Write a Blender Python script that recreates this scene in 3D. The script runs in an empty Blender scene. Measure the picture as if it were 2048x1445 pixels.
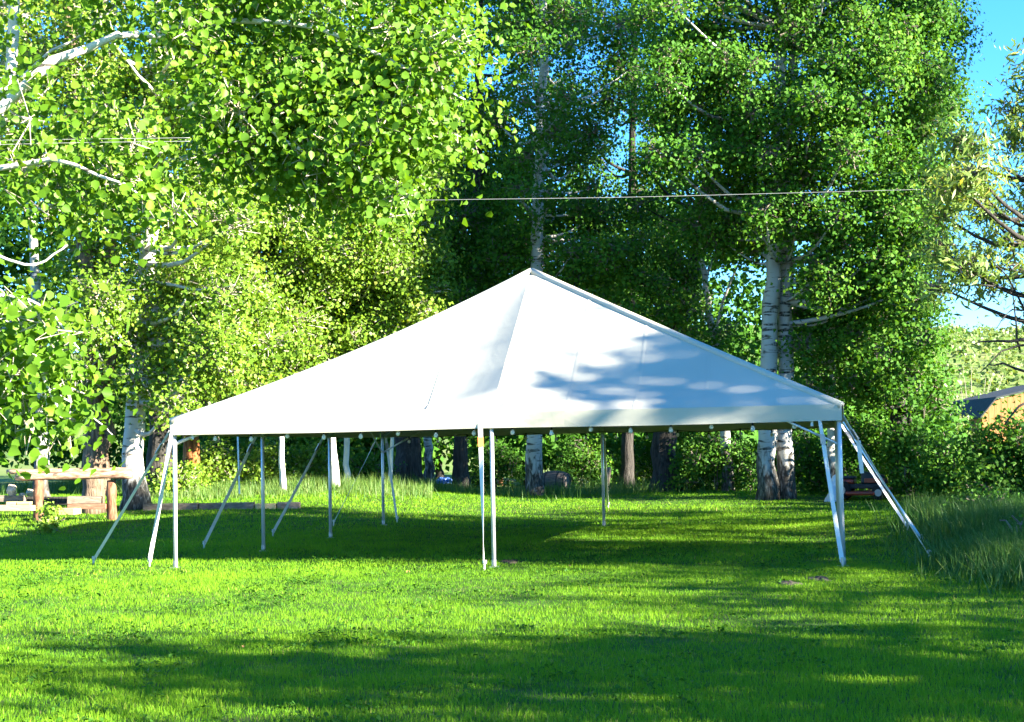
import bpy, math, random
import numpy as np
from mathutils import Vector, Matrix
S = bpy.context.scene
COL = S.collection
rng = np.random.default_rng(11)
random.seed(5)

# ------------------------------------------------------------------ camera, sky, sun, exposure
FPX, PITCH, ROLL, CAMH = 3013.3, .0583, -.0191, 1.572
cp, sp, cr, sr = math.cos(PITCH), math.sin(PITCH), math.cos(ROLL), math.sin(ROLL)
FW = np.array([0, cp, sp]); R0 = np.array([1., 0, 0]); U0 = np.cross(R0, FW)
RT = R0*cr + U0*sr; UP = -R0*sr + U0*cr
cam = bpy.data.cameras.new('camera'); camo = bpy.data.objects.new('camera', cam); COL.objects.link(camo)
cam.sensor_width = 36; cam.lens = 36*FPX/2048; cam.clip_start = .1; cam.clip_end = 3000
M = Matrix.Identity(4)
for i in range(3):
    M[i][0], M[i][1], M[i][2] = RT[i], UP[i], -FW[i]
M[0][3], M[1][3], M[2][3] = 0, 0, CAMH
camo.matrix_world = M
S.camera = camo

AZ, EL = math.radians(118), math.radians(19.5)
w = bpy.data.worlds.new('World'); S.world = w; w.use_nodes = True
nt = w.node_tree; nt.nodes.clear()
sky = nt.nodes.new('ShaderNodeTexSky'); sky.sky_type = 'NISHITA'; sky.sun_disc = False
sky.sun_elevation = EL; sky.sun_rotation = AZ; sky.air_density = .85; sky.dust_density = 0; sky.ozone_density = 6.0
bg = nt.nodes.new('ShaderNodeBackground'); bg.inputs[1].default_value = .078
wo = nt.nodes.new('ShaderNodeOutputWorld')
hs = nt.nodes.new('ShaderNodeHueSaturation'); hs.inputs['Saturation'].default_value = 1.15
nt.links.new(sky.outputs[0], hs.inputs['Color']); nt.links.new(hs.outputs[0], bg.inputs[0]); nt.links.new(bg.outputs[0], wo.inputs[0])
sun = bpy.data.lights.new('sun', 'SUN'); sun.energy = 5.0; sun.angle = math.radians(.5); sun.color = (1, .93, .78)
suno = bpy.data.objects.new('sun', sun); COL.objects.link(suno)
sd = Vector((math.sin(AZ)*math.cos(EL), math.cos(AZ)*math.cos(EL), math.sin(EL)))
suno.rotation_euler = sd.to_track_quat('Z', 'Y').to_euler()
suno.location = sd*60
S.view_settings.view_transform = 'Standard'; S.view_settings.look = 'None'
S.view_settings.exposure = 2.88; S.view_settings.gamma = 1
S.view_settings.use_curve_mapping = False
S.render.engine = 'CYCLES'
S.cycles.max_bounces = 6; S.cycles.diffuse_bounces = 3; S.cycles.transmission_bounces = 4
S.cycles.transparent_max_bounces = 6; S.cycles.caustics_reflective = False; S.cycles.caustics_refractive = False
try:
    S.cycles.use_denoising = True; S.cycles.denoiser = 'OPENIMAGEDENOISE'
except Exception: pass

# ------------------------------------------------------------------ terrain and pixel helpers
def sst(a, b, v):
    t = np.clip((np.asarray(v, float)-a)/(b-a), 0, 1); return t*t*(3-2*t)
def terr(x, y):
    x = np.asarray(x, float); y = np.asarray(y, float)
    z = .30*sst(27, 38, y)*sst(1.0, -5.0, x) + .22*sst(33, 42, y)
    z = z + .03*np.sin(x*.5+y*.23)*np.sin(y*.31-x*.17)*sst(5, 14, np.abs(x)+np.abs(y-25)*.4)
    z = z + .25*sst(4.6, 7.5, x)*sst(12, 16, y)*sst(36, 26, y)
    z = z + (20+3*np.sin(x*.013+1)+1.2*np.sin(x*.05))*sst(75, 300, y)
    return z
def ray(px, py):
    return FW + RT*((px-1024)/FPX) + UP*((722.5-py)/FPX)
def at(px, py, Y):
    d = ray(px, py); s = Y/d[1]
    return np.array([d[0]*s, Y, CAMH + d[2]*s])
def gnd(px, py):
    d = ray(px, py); Y = 20.
    for Y in np.arange(7, 120, .05):
        p = d*(Y/d[1])
        if CAMH + p[2] <= terr(p[0], Y): break
    return np.array([p[0], Y, float(terr(p[0], Y))])
def gat(px, Y):
    x = (px-1024)/FPX*Y
    return np.array([x, Y, float(terr(x, Y))])
TE = np.array([math.cos(AZ-math.pi/2), -math.sin(AZ-math.pi/2)]) # placeholder, rebuilt below
DS = np.array([math.sin(AZ), math.cos(AZ)]); TE = np.array([-DS[1], DS[0]])
def sunpos(t, v, q):                     # a point q metres towards the sun, t across, v up as the sun sees it
    p = TE*t + DS*q
    return np.array([p[0], p[1], v + math.tan(EL)*q])

# ------------------------------------------------------------------ object helpers
def tag(o, label=None, cat=None, group=None, kind=None):
    if label: o['label'] = label
    if cat: o['category'] = cat
    if group: o['group'] = group
    if kind: o['kind'] = kind
    return o
def empty(name, loc, label, cat, group=None, rz=0):
    o = bpy.data.objects.new(name, None); COL.objects.link(o)
    o.location = loc; o.rotation_euler = (0, 0, rz); o.empty_display_size = .1
    return tag(o, label, cat, group)
def link(name, me, mat, parent=None, origin=None):
    o = bpy.data.objects.new(name, me); COL.objects.link(o)
    if mat is not None and not me.materials: me.materials.append(mat)
    if parent is not None: o.parent = parent
    if origin is not None: o.location = origin
    return o
def npmesh(name, V, loops, starts, tint=None, smooth=False):
    me = bpy.data.meshes.new(name)
    me.vertices.add(len(V)); me.vertices.foreach_set('co', np.ascontiguousarray(V, np.float32).ravel())
    me.loops.add(len(loops)); me.loops.foreach_set('vertex_index', np.ascontiguousarray(loops, np.int32))
    me.polygons.add(len(starts)); me.polygons.foreach_set('loop_start', np.ascontiguousarray(starts, np.int32))
    if tint is not None:
        a = me.attributes.new('tint', 'FLOAT', 'FACE'); a.data.foreach_set('value', np.ascontiguousarray(tint, np.float32))
    me.update(calc_edges=True)
    if smooth: me.polygons.foreach_set('use_smooth', np.ones(len(starts), bool))
    return me
class MB:
    def __init__(s): s.v = []; s.f = []
    def add(s, v, f):
        b = len(s.v); s.v += [tuple(map(float, p)) for p in v]; s.f += [tuple(b+i for i in q) for q in f]; return s
    def box(s, lo, hi, M=None, jit=0):
        v = [Vector((x, y, z)) for x in (lo[0], hi[0]) for y in (lo[1], hi[1]) for z in (lo[2], hi[2])]
        if jit: v = [p+Vector((random.uniform(-jit, jit), random.uniform(-jit, jit), random.uniform(-jit, jit))) for p in v]
        if M is not None: v = [M @ p for p in v]
        return s.add(v, [(0,1,3,2),(4,6,7,5),(0,4,5,1),(2,3,7,6),(0,2,6,4),(1,5,7,3)])
    def tube(s, pts, rad, n=8, cap=True):
        v, f = tube_arr(pts, rad, n, cap); return s.add(v, f)
    def ribbon(s, a, b, w, t=.004, twist=0, side=None, n=10, sag=0):
        a = Vector(a); b = Vector(b); d = (b-a).normalized()
        sd_ = Vector(side) if side is not None else d.cross(Vector((0, 0, 1)))
        sd_ = (sd_ - d*sd_.dot(d)).normalized(); nn = d.cross(sd_)
        v = []; f = []
        for i in range(n+1):
            u = i/n; c = a.lerp(b, u) - Vector((0, 0, sag*4*u*(1-u))); an = twist*u
            e = sd_*math.cos(an)+nn*math.sin(an); g = d.cross(e)
            v += [c-e*w/2-g*t/2, c+e*w/2-g*t/2, c+e*w/2+g*t/2, c-e*w/2+g*t/2]
            if i:
                k = 4*(i-1)
                for j in range(4): f.append((k+j, k+(j+1)%4, k+4+(j+1)%4, k+4+j))
        f += [(3,2,1,0), (4*n, 4*n+1, 4*n+2, 4*n+3)]
        return s.add(v, f)
    def build(s, name, mat, parent=None, origin=None, smooth=False, bevel=0):
        me = bpy.data.meshes.new(name)
        v = s.v
        if origin is not None: v = [(p[0]-origin[0], p[1]-origin[1], p[2]-origin[2]) for p in v]
        me.from_pydata(v, [], s.f); me.update()
        if smooth: me.polygons.foreach_set('use_smooth', [True]*len(me.polygons))
        o = link(name, me, mat, parent, origin)
        if bevel:
            m = o.modifiers.new('bevel', 'BEVEL'); m.width = bevel; m.segments = 2; m.limit_method = 'ANGLE'
        return o
def tube_arr(pts, rad, n=8, cap=True):
    pts = [np.asarray(p, float) for p in pts]; v = []; f = []
    ref = np.array([0.31, 0.95, 0.05])
    for i, p in enumerate(pts):
        d = pts[min(i+1, len(pts)-1)] - pts[max(i-1, 0)]; d = d/(np.linalg.norm(d)+1e-9)
        if abs(d @ ref) > .9: ref = np.array([.95, -.2, .25])
        a = np.cross(d, ref); a /= np.linalg.norm(a); b = np.cross(d, a)
        r = rad[i] if hasattr(rad, '__len__') else rad
        for k in range(n):
            t = 2*math.pi*k/n
            v.append(p + (a*math.cos(t)+b*math.sin(t))*r)
        if i:
            o = n*(i-1)
            for k in range(n): f.append((o+k, o+(k+1)%n, o+n+(k+1)%n, o+n+k))
    if cap:
        f.append(tuple(range(n-1, -1, -1))); o = n*(len(pts)-1); f.append(tuple(o+k for k in range(n)))
    return v, f

# ------------------------------------------------------------------ materials
def newmat(name):
    m = bpy.data.materials.new(name); m.use_nodes = True
    n = m.node_tree.nodes; n.clear(); return m, n, m.node_tree.links
def N(n, t, **k):
    x = n.new('ShaderNode'+t)
    for a, b in k.items(): setattr(x, a, b)
    return x
def ramp(n, stops, interp='LINEAR'):
    r = N(n, 'ValToRGB'); e = r.color_ramp.elements; r.color_ramp.interpolation = interp
    while len(e) < len(stops): e.new(.5)
    for el, (p, c) in zip(e, stops): el.position = p; el.color = (*c, 1) if len(c) == 3 else c
    return r
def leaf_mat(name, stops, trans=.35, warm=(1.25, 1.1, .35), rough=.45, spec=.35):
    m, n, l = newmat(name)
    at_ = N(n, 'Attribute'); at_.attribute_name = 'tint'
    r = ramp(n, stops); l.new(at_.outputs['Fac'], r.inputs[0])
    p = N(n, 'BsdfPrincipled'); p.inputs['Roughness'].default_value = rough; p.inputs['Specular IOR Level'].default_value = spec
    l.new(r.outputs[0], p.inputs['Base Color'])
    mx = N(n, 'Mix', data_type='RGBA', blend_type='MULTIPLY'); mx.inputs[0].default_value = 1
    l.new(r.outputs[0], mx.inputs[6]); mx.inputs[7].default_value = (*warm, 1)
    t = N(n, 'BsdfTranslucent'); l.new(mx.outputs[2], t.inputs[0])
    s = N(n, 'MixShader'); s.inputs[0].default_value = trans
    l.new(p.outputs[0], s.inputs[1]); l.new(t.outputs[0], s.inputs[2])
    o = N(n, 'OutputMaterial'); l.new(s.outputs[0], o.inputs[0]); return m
def noise_mat(name, stops, scale=4, mapping=(1, 1, 1), detail=6, rough=.85, bump=.3, spec=.2, distort=0, bdist=.02, metallic=0):
    m, n, l = newmat(name)
    tc = N(n, 'TexCoord'); mp = N(n, 'Mapping'); mp.inputs['Scale'].default_value = mapping
    l.new(tc.outputs['Object'], mp.inputs[0])
    t = N(n, 'TexNoise'); t.inputs['Scale'].default_value = scale; t.inputs['Detail'].default_value = detail
    t.inputs['Distortion'].default_value = distort; t.inputs['Roughness'].default_value = .6
    l.new(mp.outputs[0], t.inputs[0])
    r = ramp(n, stops); l.new(t.outputs[0], r.inputs[0])
    p = N(n, 'BsdfPrincipled'); p.inputs['Roughness'].default_value = rough; p.inputs['Specular IOR Level'].default_value = spec
    p.inputs['Metallic'].default_value = metallic
    l.new(r.outputs[0], p.inputs['Base Color'])
    if bump:
        b = N(n, 'Bump'); b.inputs['Strength'].default_value = bump; b.inputs['Distance'].default_value = bdist
        l.new(t.outputs[0], b.inputs['Height']); l.new(b.outputs[0], p.inputs['Normal'])
    o = N(n, 'OutputMaterial'); l.new(p.outputs[0], o.inputs[0]); return m
def birch_mat(name, white, dark=(.03, .027, .022), base_h=.75, amount=.5):
    m, n, l = newmat(name)
    tc = N(n, 'TexCoord')
    def nz(scale, mapping, det=5, dis=0):
        mp = N(n, 'Mapping'); mp.inputs['Scale'].default_value = mapping; l.new(tc.outputs['Object'], mp.inputs[0])
        t = N(n, 'TexNoise'); t.inputs['Scale'].default_value = scale; t.inputs['Detail'].default_value = det
        t.inputs['Distortion'].default_value = dis; l.new(mp.outputs[0], t.inputs[0]); return t
    a = nz(2.2, (1, 1, 5.5), 6, .6)
    ra = ramp(n, [(amount+.07, (0, 0, 0)), (amount+.15, (1, 1, 1))]); l.new(a.outputs[0], ra.inputs[0])
    g = nz(1.6, (1, 1, .7), 4)
    rg = ramp(n, [(.3, tuple(c*.72 for c in white)), (.65, white)]); l.new(g.outputs[0], rg.inputs[0])
    sx = N(n, 'SeparateXYZ'); l.new(tc.outputs['Object'], sx.inputs[0])
    b = nz(5, (1.5, 1.5, .6), 6, .4)
    mt = N(n, 'Math', operation='MULTIPLY_ADD'); l.new(b.outputs[0], mt.inputs[0]); mt.inputs[1].default_value = -2.6*base_h; l.new(sx.outputs[2], mt.inputs[2])
    rb = ramp(n, [(0, (1, 1, 1)), (.12, (0, 0, 0))])
    ad = N(n, 'Math', operation='MULTIPLY_ADD'); l.new(mt.outputs[0], ad.inputs[0]); ad.inputs[1].default_value = .35; ad.inputs[2].default_value = .35*base_h*.45
    l.new(ad.outputs[0], rb.inputs[0])
    mxv = N(n, 'Math', operation='MAXIMUM'); l.new(ra.outputs[0], mxv.inputs[0]); l.new(rb.outputs[0], mxv.inputs[1])
    mx = N(n, 'Mix', data_type='RGBA'); l.new(mxv.outputs[0], mx.inputs[0]); l.new(rg.outputs[0], mx.inputs[6])
    f_ = nz(7, (2, 2, .6), 8, .8)
    rf = ramp(n, [(.38, dark), (.55, tuple(c*3.2 for c in dark)), (.68, tuple(c*.55 for c in white))]); l.new(f_.outputs[0], rf.inputs[0]); l.new(rf.outputs[0], mx.inputs[7])
    p = N(n, 'BsdfPrincipled'); p.inputs['Roughness'].default_value = .75; p.inputs['Specular IOR Level'].default_value = .2
    l.new(mx.outputs[2], p.inputs['Base Color'])
    bp = N(n, 'Bump'); bp.inputs['Strength'].default_value = .6; bp.inputs['Distance'].default_value = .02; bp.invert = True
    l.new(f_.outputs[0], bp.inputs['Height']); l.new(bp.outputs[0], p.inputs['Normal'])
    o = N(n, 'OutputMaterial'); l.new(p.outputs[0], o.inputs[0]); return m
def plain(name, c, rough=.5, spec=.4, metallic=0, var=.12, scale=6, bump=.05):
    return noise_mat(name, [(.25, tuple(x*(1-var) for x in c)), (.75, tuple(min(1, x*(1+var)) for x in c))], scale=scale, rough=rough, spec=spec, metallic=metallic, bump=bump, bdist=.004)

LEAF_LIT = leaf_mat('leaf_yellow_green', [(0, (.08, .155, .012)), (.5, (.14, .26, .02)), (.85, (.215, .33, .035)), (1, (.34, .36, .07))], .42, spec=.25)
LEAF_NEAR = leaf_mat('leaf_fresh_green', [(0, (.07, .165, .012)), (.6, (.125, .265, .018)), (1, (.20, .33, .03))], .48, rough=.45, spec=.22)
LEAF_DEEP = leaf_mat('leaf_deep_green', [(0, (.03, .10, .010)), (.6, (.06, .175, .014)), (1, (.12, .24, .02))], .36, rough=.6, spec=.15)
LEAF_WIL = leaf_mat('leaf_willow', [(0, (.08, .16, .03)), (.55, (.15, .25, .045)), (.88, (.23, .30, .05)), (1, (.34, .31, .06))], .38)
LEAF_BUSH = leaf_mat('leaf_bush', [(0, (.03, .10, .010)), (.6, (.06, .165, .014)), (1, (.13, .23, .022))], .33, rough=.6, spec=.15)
LEAF_BRUSH = leaf_mat('leaf_dry_brush', [(0, (.07, .14, .025)), (.6, (.14, .21, .045)), (1, (.26, .27, .10))], .3)
GRASS = leaf_mat('grass_blade', [(0, (.045, .17, .008)), (.4, (.125, .28, .012)), (.85, (.205, .355, .020)), (.96, (.27, .37, .03)), (1, (.45, .37, .14))], .38, warm=(1.1, 1.12, .4), rough=.6, spec=.1)
GRASSR = leaf_mat('rough_grass_blade', [(0, (.03, .10, .014)), (.6, (.065, .16, .02)), (1, (.17, .24, .05))], .35, warm=(1.15, 1.1, .5), rough=.5)
SOIL = noise_mat('lawn_soil', [(.3, (.022, .06, .008)), (.55, (.045, .10, .014)), (.75, (.09, .12, .03))], scale=1.7, detail=9, bump=.5, bdist=.05)
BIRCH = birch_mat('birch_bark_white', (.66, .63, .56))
BIRCH_GREY_SHADED = birch_mat('birch_bark_grey_shaded', (.46, .45, .41), base_h=1.0, amount=.48)  # greyer birch bark; shade on the trunks is darkened into its colour
BIRCHS = birch_mat('sapling_bark', (.72, .70, .63), base_h=.05, amount=.58)
BROWN = noise_mat('furrowed_bark', [(.32, (.05, .033, .022)), (.5, (.17, .115, .075)), (.7, (.30, .22, .15))], scale=7, mapping=(2.2, 2.2, .35), bump=1, bdist=.06, distort=.4)
DARKB = noise_mat('dark_bark', [(.32, (.018, .016, .014)), (.55, (.05, .044, .038)), (.75, (.095, .085, .073))], scale=7, mapping=(2.2, 2.2, .35), bump=1, bdist=.06, distort=.4)
RUST = noise_mat('reddish_bark', [(.32, (.08, .03, .015)), (.5, (.30, .11, .035)), (.7, (.42, .19, .07))], scale=6, mapping=(2, 2, .4), bump=1, bdist=.05, distort=.4)
TWIG = plain('pale_twig', (.42, .36, .28), .8, .2, var=.3, scale=3)
TWIGD = plain('grey_twig', (.17, .14, .11), .8, .2, var=.3, scale=3)

# ------------------------------------------------------------------ leaves
SH = {  # leaf outlines: width, length, height of the fold
 'round': (np.array([(0, 0, 0), (.40, .18, .10), (.44, .55, .10), (0, 1, -.10), (-.44, .55, .10), (-.40, .18, .10)], float), [(0, 1, 2, 3), (0, 3, 4, 5)]),
 'tri': (np.array([(0, 0, 0), (.46, .38, .10), (0, 1, -.08), (-.46, .38, .10)], float), [(0, 1, 2, 3)]),
 'willow': (np.array([(0, 0, 0), (.13, .4, .03), (0, 1, -.15), (-.13, .4, .03)], float), [(0, 1, 2, 3)]),
}
def leaf_mesh(name, C, Nn, size, shape, tint, droop=.5, seed=0):
    g = np.random.default_rng(seed); n = len(C)
    Nn = Nn/np.linalg.norm(Nn, axis=1, keepdims=True)
    ax = g.normal(size=(n, 3)); ax[:, 2] -= droop
    ax -= Nn*(ax*Nn).sum(1, keepdims=True); ax /= np.linalg.norm(ax, axis=1, keepdims=True)+1e-9
    sx = np.cross(ax, Nn)
    T, F = SH[shape]
    size = np.broadcast_to(np.asarray(size, float), (n,)) * g.uniform(.5, 1.3, n)
    V = C[:, None, :] + size[:, None, None]*(sx[:, None, :]*T[None, :, 0:1]*g.uniform(.8, 1.1, n)[:, None, None] + ax[:, None, :]*(T[None, :, 1:2]-.5) + Nn[:, None, :]*T[None, :, 2:3]*g.uniform(-.4, 2.6, n)[:, None, None])
    k = len(T); Fa = np.array(F)
    loops = (np.arange(n)[:, None, None]*k + Fa[None]).ravel()
    starts = np.arange(n*len(F))*Fa.shape[1]
    return npmesh(name, V.reshape(-1, 3), loops, starts, np.repeat(tint, len(F)))
def spray(c, r, n, g, per=13, sig=.2, up=.35):
    """n leaves in sprays through an ellipsoid; returns positions, normals, spray centres"""
    m = max(1, int(n/per))
    d = g.normal(size=(m, 3)); d /= np.linalg.norm(d, axis=1, keepdims=True)
    rad = g.uniform(.12, 1, m)**.45
    r = np.asarray(r, float)
    sc = c + d*rad[:, None]*r*g.uniform(.8, 1.12, (m, 1))
    idx = g.integers(0, m, n)
    st = g.normal(size=(m, 3))*np.array([1, 1, .55]); st /= np.linalg.norm(st, axis=1, keepdims=True)
    P = sc[idx] + g.normal(size=(n, 3))*sig*np.array([1, 1, .75]) + st[idx]*g.normal(size=(n, 1))*sig*1.3
    P[:, 2] -= np.abs(g.normal(size=n))*sig*.3
    nn = g.normal(size=(n, 3))*.7 + (P-c)/r.max()*.7 + np.array([.3, -.45, up])
    return P, nn, sc, rad, idx, g.uniform(-.16, .16, m)
def spline(pts, n):
    pts = np.asarray(pts, float); m = len(pts)
    out = []
    for u in np.linspace(0, m-1, n):
        i = min(int(u), m-2); t = u-i
        p0, p1, p2, p3 = pts[max(i-1, 0)], pts[i], pts[i+1], pts[min(i+2, m-1)]
        out.append(.5*((2*p1)+(-p0+p2)*t+(2*p0-5*p1+4*p2-p3)*t*t+(-p0+3*p1-3*p2+p3)*t**3))
    return np.array(out)
def tree(name, label, foot, path, r0, r1, bark, clumps, leafmat, lsize=.1, shape='tri', cat='tree', group=None,
         twigmat=None, per=13, sig=.2, seed=0, nside=12, flare=1.5, extra=(), tint0=.5, twigr=.017, limb=True, nleafobj=0, twigfrac=.75, droop=.5, up=.35):
    g = np.random.default_rng(1000+seed)
    root = empty(name, tuple(foot), label, cat, group)
    foot = np.asarray(foot, float)
    P = spline([np.asarray(p, float)-foot for p in path], 22) if path is not None else None
    tw = MB()
    if P is not None:
        L = np.linspace(0, 1, len(P)); rad = r0*(1-L)+r1*L
        zz = P[:, 2]-P[0, 2]
        rad = rad*(1+(flare-1)*np.exp(-np.maximum(zz, 0)/.35))
        P[1:-1, :2] += g.normal(size=(len(P)-2, 2))*r0*.12
        P[0, 2] -= .15
        v, f = tube_arr(P, rad, nside)
        v = np.array(v); v += g.normal(size=v.shape)*r0*.05
        b = MB(); b.add(v, f)
    for (a, bb, ra, rb) in extra:           # given limbs, world points
        q = spline([np.asarray(p)-foot for p in a], 10) if bb is None else spline([np.asarray(a)-foot, (np.asarray(a)+bb)/2-foot+np.array([0, 0, .15]), np.asarray(bb)-foot], 8)
        q[1:-1] += g.normal(size=(len(q)-2, 3))*ra*.5
        v, f = tube_arr(q, np.linspace(ra, rb, len(q)), 7)
        if P is None and 'b' not in locals(): b = MB()
        b.add(v, f)
    Cs, Ns, Ts = [], [], []
    for (c, r, n) in clumps:
        c = np.asarray(c, float)-foot
        r = np.array([r, r, r*.8]) if np.isscalar(r) else np.asarray(r, float)
        p, nn, sc, rd, idx, tj = spray(c, r, n, g, per, sig, up)
        Cs.append(p); Ns.append(nn); Ts.append(np.clip(tint0 + g.uniform(-.16, .16) + tj[idx] + g.normal(size=n)*.16, 0, 1))
        if limb and P is not None:
            below = [i for i in range(len(P)) if P[i, 2] < c[2]-.15*np.linalg.norm(c[:2]-P[i, :2]) + .1]
            i = below[-1] if below else 0
            mid = (P[i]+c)/2 + np.array([0, 0, -.12*np.linalg.norm(c-P[i])]) + g.normal(size=3)*.12
            q = spline([P[i], mid, c], 7)
            ra = min(rad[i]*.55, .018*np.linalg.norm(c-P[i])+.02)
            v, f = tube_arr(q, np.linspace(ra, .014, 7), 5, False); b.add(v, f)
        ctr = c
        for s_, d_ in zip(sc, rd):
            if g.random() < twigfrac:
                m_ = (ctr+s_)/2 + g.normal(size=3)*.1
                v, f = tube_arr([ctr*.6+s_*.4 if g.random() < .5 else ctr, m_, s_], [twigr, twigr*.8, twigr*.45], 3, False); tw.add(v, f)
    if P is not None or extra: b.build('trunk' if path is not None else 'branch', bark, root, None, True)
    if tw.v: tag(tw.build('twig', twigmat or TWIGD, root, None), kind='stuff')
    if Cs:
        Cs = np.concatenate(Cs); Ns = np.concatenate(Ns); Ts = np.concatenate(Ts)
        if nleafobj:
            W = Cs+foot
            dep = (W-np.array([0, 0, CAMH]))@FW; px = 1024+FPX*(W@RT - CAMH*RT[2])/dep; py = 722-FPX*((W-np.array([0, 0, CAMH]))@UP)/dep
            ok = np.where((px > 8) & (px < 2040) & (py > 8))[0]
            order = ok[np.argsort(dep[ok])][:nleafobj]
            msk = np.ones(len(Cs), bool); msk[order] = False
            for j, i in enumerate(order):
                me = leaf_mesh('leaf', Cs[i:i+1]*0, Ns[i:i+1], lsize, shape, Ts[i:i+1], droop, seed*7+j)
                link('leaf', me, leafmat, root, Vector(Cs[i]))
            Cs, Ns, Ts = Cs[msk], Ns[msk], Ts[msk]
        o = link('crown' if P is not None else 'foliage', leaf_mesh('crown', Cs, Ns, lsize, shape, Ts, droop, seed+3), leafmat, root)
        o['kind'] = 'stuff'
    return root
DENS = 1.7
def region(boxes, g):
    """boxes of (px0,px1,py0,py1,Y0,Y1,count,radius,leaves) -> clumps"""
    out = []
    for (a, b_, c, d, y0, y1, k, r, n) in boxes:
        # jittered grid so the wall of leaves has no big holes
        ar = max(1, int(round(math.sqrt(k*(b_-a)/(d-c))))); br = max(1, int(math.ceil(k/ar)))
        cells = [(i, j) for i in range(ar) for j in range(br)]
        for (i, j) in cells:
            px = a+(i+g.uniform(.05, .95))*(b_-a)/ar; py = c+(j+g.uniform(.05, .95))*(d-c)/br
            rr = r*g.uniform(.75, 1.25)
            out.append((at(px, py, g.uniform(y0, y1)), rr, int(DENS*n*rr*rr/(r*r))))
    return out

# ------------------------------------------------------------------ ground, hill, lawn
xs = np.concatenate([np.linspace(-420, -40, 30)[:-1], np.linspace(-40, 40, 161), np.linspace(40, 420, 30)[1:]])
ys = np.concatenate([np.linspace(-120, 4, 20)[:-1], np.linspace(4, 60, 141), np.linspace(60, 600, 90)[1:]])
X, Y = np.meshgrid(xs, ys); Z = terr(X, Y)
V = np.stack([X, Y, Z], -1).reshape(-1, 3); nx = len(xs); ny = len(ys)
I = (np.arange(ny-1)[:, None]*nx + np.arange(nx-1)[None]).ravel()
Fq = np.stack([I, I+1, I+1+nx, I+nx], 1)
m, n, l = newmat('ground')
tc = N(n, 'TexCoord'); t1 = N(n, 'TexNoise'); t1.inputs['Scale'].default_value = .12; t1.inputs['Detail'].default_value = 8
t2 = N(n, 'TexNoise'); t2.inputs['Scale'].default_value = 2.5; t2.inputs['Detail'].default_value = 10
for t in (t1, t2): l.new(tc.outputs['Object'], t.inputs[0])
ra = ramp(n, [(.3, (.022, .055, .009)), (.52, (.04, .085, .013)), (.72, (.085, .10, .035))]); l.new(t2.outputs[0], ra.inputs[0])
rb = ramp(n, [(.35, (.09, .16, .03)), (.5, (.14, .20, .045)), (.68, (.20, .21, .08))]); l.new(t1.outputs[0], rb.inputs[0])
sx = N(n, 'SeparateXYZ'); l.new(tc.outputs['Object'], sx.inputs[0])
mr = N(n, 'MapRange'); mr.inputs[1].default_value = 46; mr.inputs[2].default_value = 56; l.new(sx.outputs[1], mr.inputs[0])
mx = N(n, 'Mix', data_type='RGBA'); l.new(mr.outputs[0], mx.inputs[0]); l.new(ra.outputs[0], mx.inputs[6]); l.new(rb.outputs[0], mx.inputs[7])
p = N(n, 'BsdfPrincipled'); p.inputs['Roughness'].default_value = .95; p.inputs['Specular IOR Level'].default_value = .1
l.new(mx.outputs[2], p.inputs['Base Color'])
bp = N(n, 'Bump'); bp.inputs['Strength'].default_value = .6; bp.inputs['Distance'].default_value = .06; l.new(t2.outputs[0], bp.inputs['Height']); l.new(bp.outputs[0], p.inputs['Normal'])
o_ = N(n, 'OutputMaterial'); l.new(p.outputs[0], o_.inputs[0])
tag(link('ground', npmesh('ground', V, Fq.ravel(), np.arange(len(Fq))*4, smooth=True), m), kind='structure')

def vnoise(x, y, sc, seed=0):
    g = np.random.default_rng(seed); T = g.random((64, 64))
    u = x/sc; v = y/sc; i = np.floor(u).astype(int); j = np.floor(v).astype(int); a = u-i; b = v-j
    a = a*a*(3-2*a); b = b*b*(3-2*b)
    q = lambda di, dj: T[(i+di) % 64, (j+dj) % 64]
    return (q(0, 0)*(1-a)+q(1, 0)*a)*(1-b)+(q(0, 1)*(1-a)+q(1, 1)*a)*b
def blades(x, y, h, wd, tint, g, lean=.35, seg2=False):
    n = len(x); z = terr(x, y)-.005
    an = g.uniform(0, 2*np.pi, n); dx = np.cos(an)*wd/2; dy = np.sin(an)*wd/2
    la = g.uniform(0, 2*np.pi, n); lm = np.abs(g.normal(size=n))*lean*h
    lx = np.cos(la)*lm; ly = np.sin(la)*lm
    if not seg2:
        V = np.stack([np.stack([x-dx, y-dy, z], 1), np.stack([x+dx, y+dy, z], 1), np.stack([x+lx, y+ly, z+h*.96], 1)], 1)
        return V.reshape(-1, 3), np.arange(3*n), np.arange(n)*3, tint
    V = np.stack([np.stack([x-dx, y-dy, z], 1), np.stack([x+dx, y+dy, z], 1),
                  np.stack([x+dx*.7+lx*.35, y+dy*.7+ly*.35, z+h*.6], 1), np.stack([x-dx*.7+lx*.35, y-dy*.7+ly*.35, z+h*.6], 1),
                  np.stack([x+lx, y+ly, z+h*.95], 1)], 1)
    F = np.array([0, 1, 2, 3]); b = (np.arange(n)*5)[:, None]
    loops = np.concatenate([b+F, b+np.array([3, 2, 4])], 1).ravel()
    st = (np.arange(n)*7)[:, None]+np.array([0, 4]); return V.reshape(-1, 3), loops, st.ravel(), np.repeat(tint, 2)
def grass_obj(name, parts, mat, label=None, cat=None):
    Vs, Ls, Ss, Ts = [], [], [], []; vb = 0; lb = 0
    for (V, L, St, T) in parts:
        Vs.append(V); Ls.append(L+vb); Ss.append(St+lb); Ts.append(T); vb += len(V); lb += len(L)
    o = link(name, npmesh(name, np.concatenate(Vs), np.concatenate(Ls), np.concatenate(Ss), np.concatenate(Ts)), mat)
    return tag(o, label, cat, kind='stuff')
parts = []
HOLES = [gnd(1578, 1168), gnd(1640, 1160), gnd(1020, 1125)]
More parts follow.
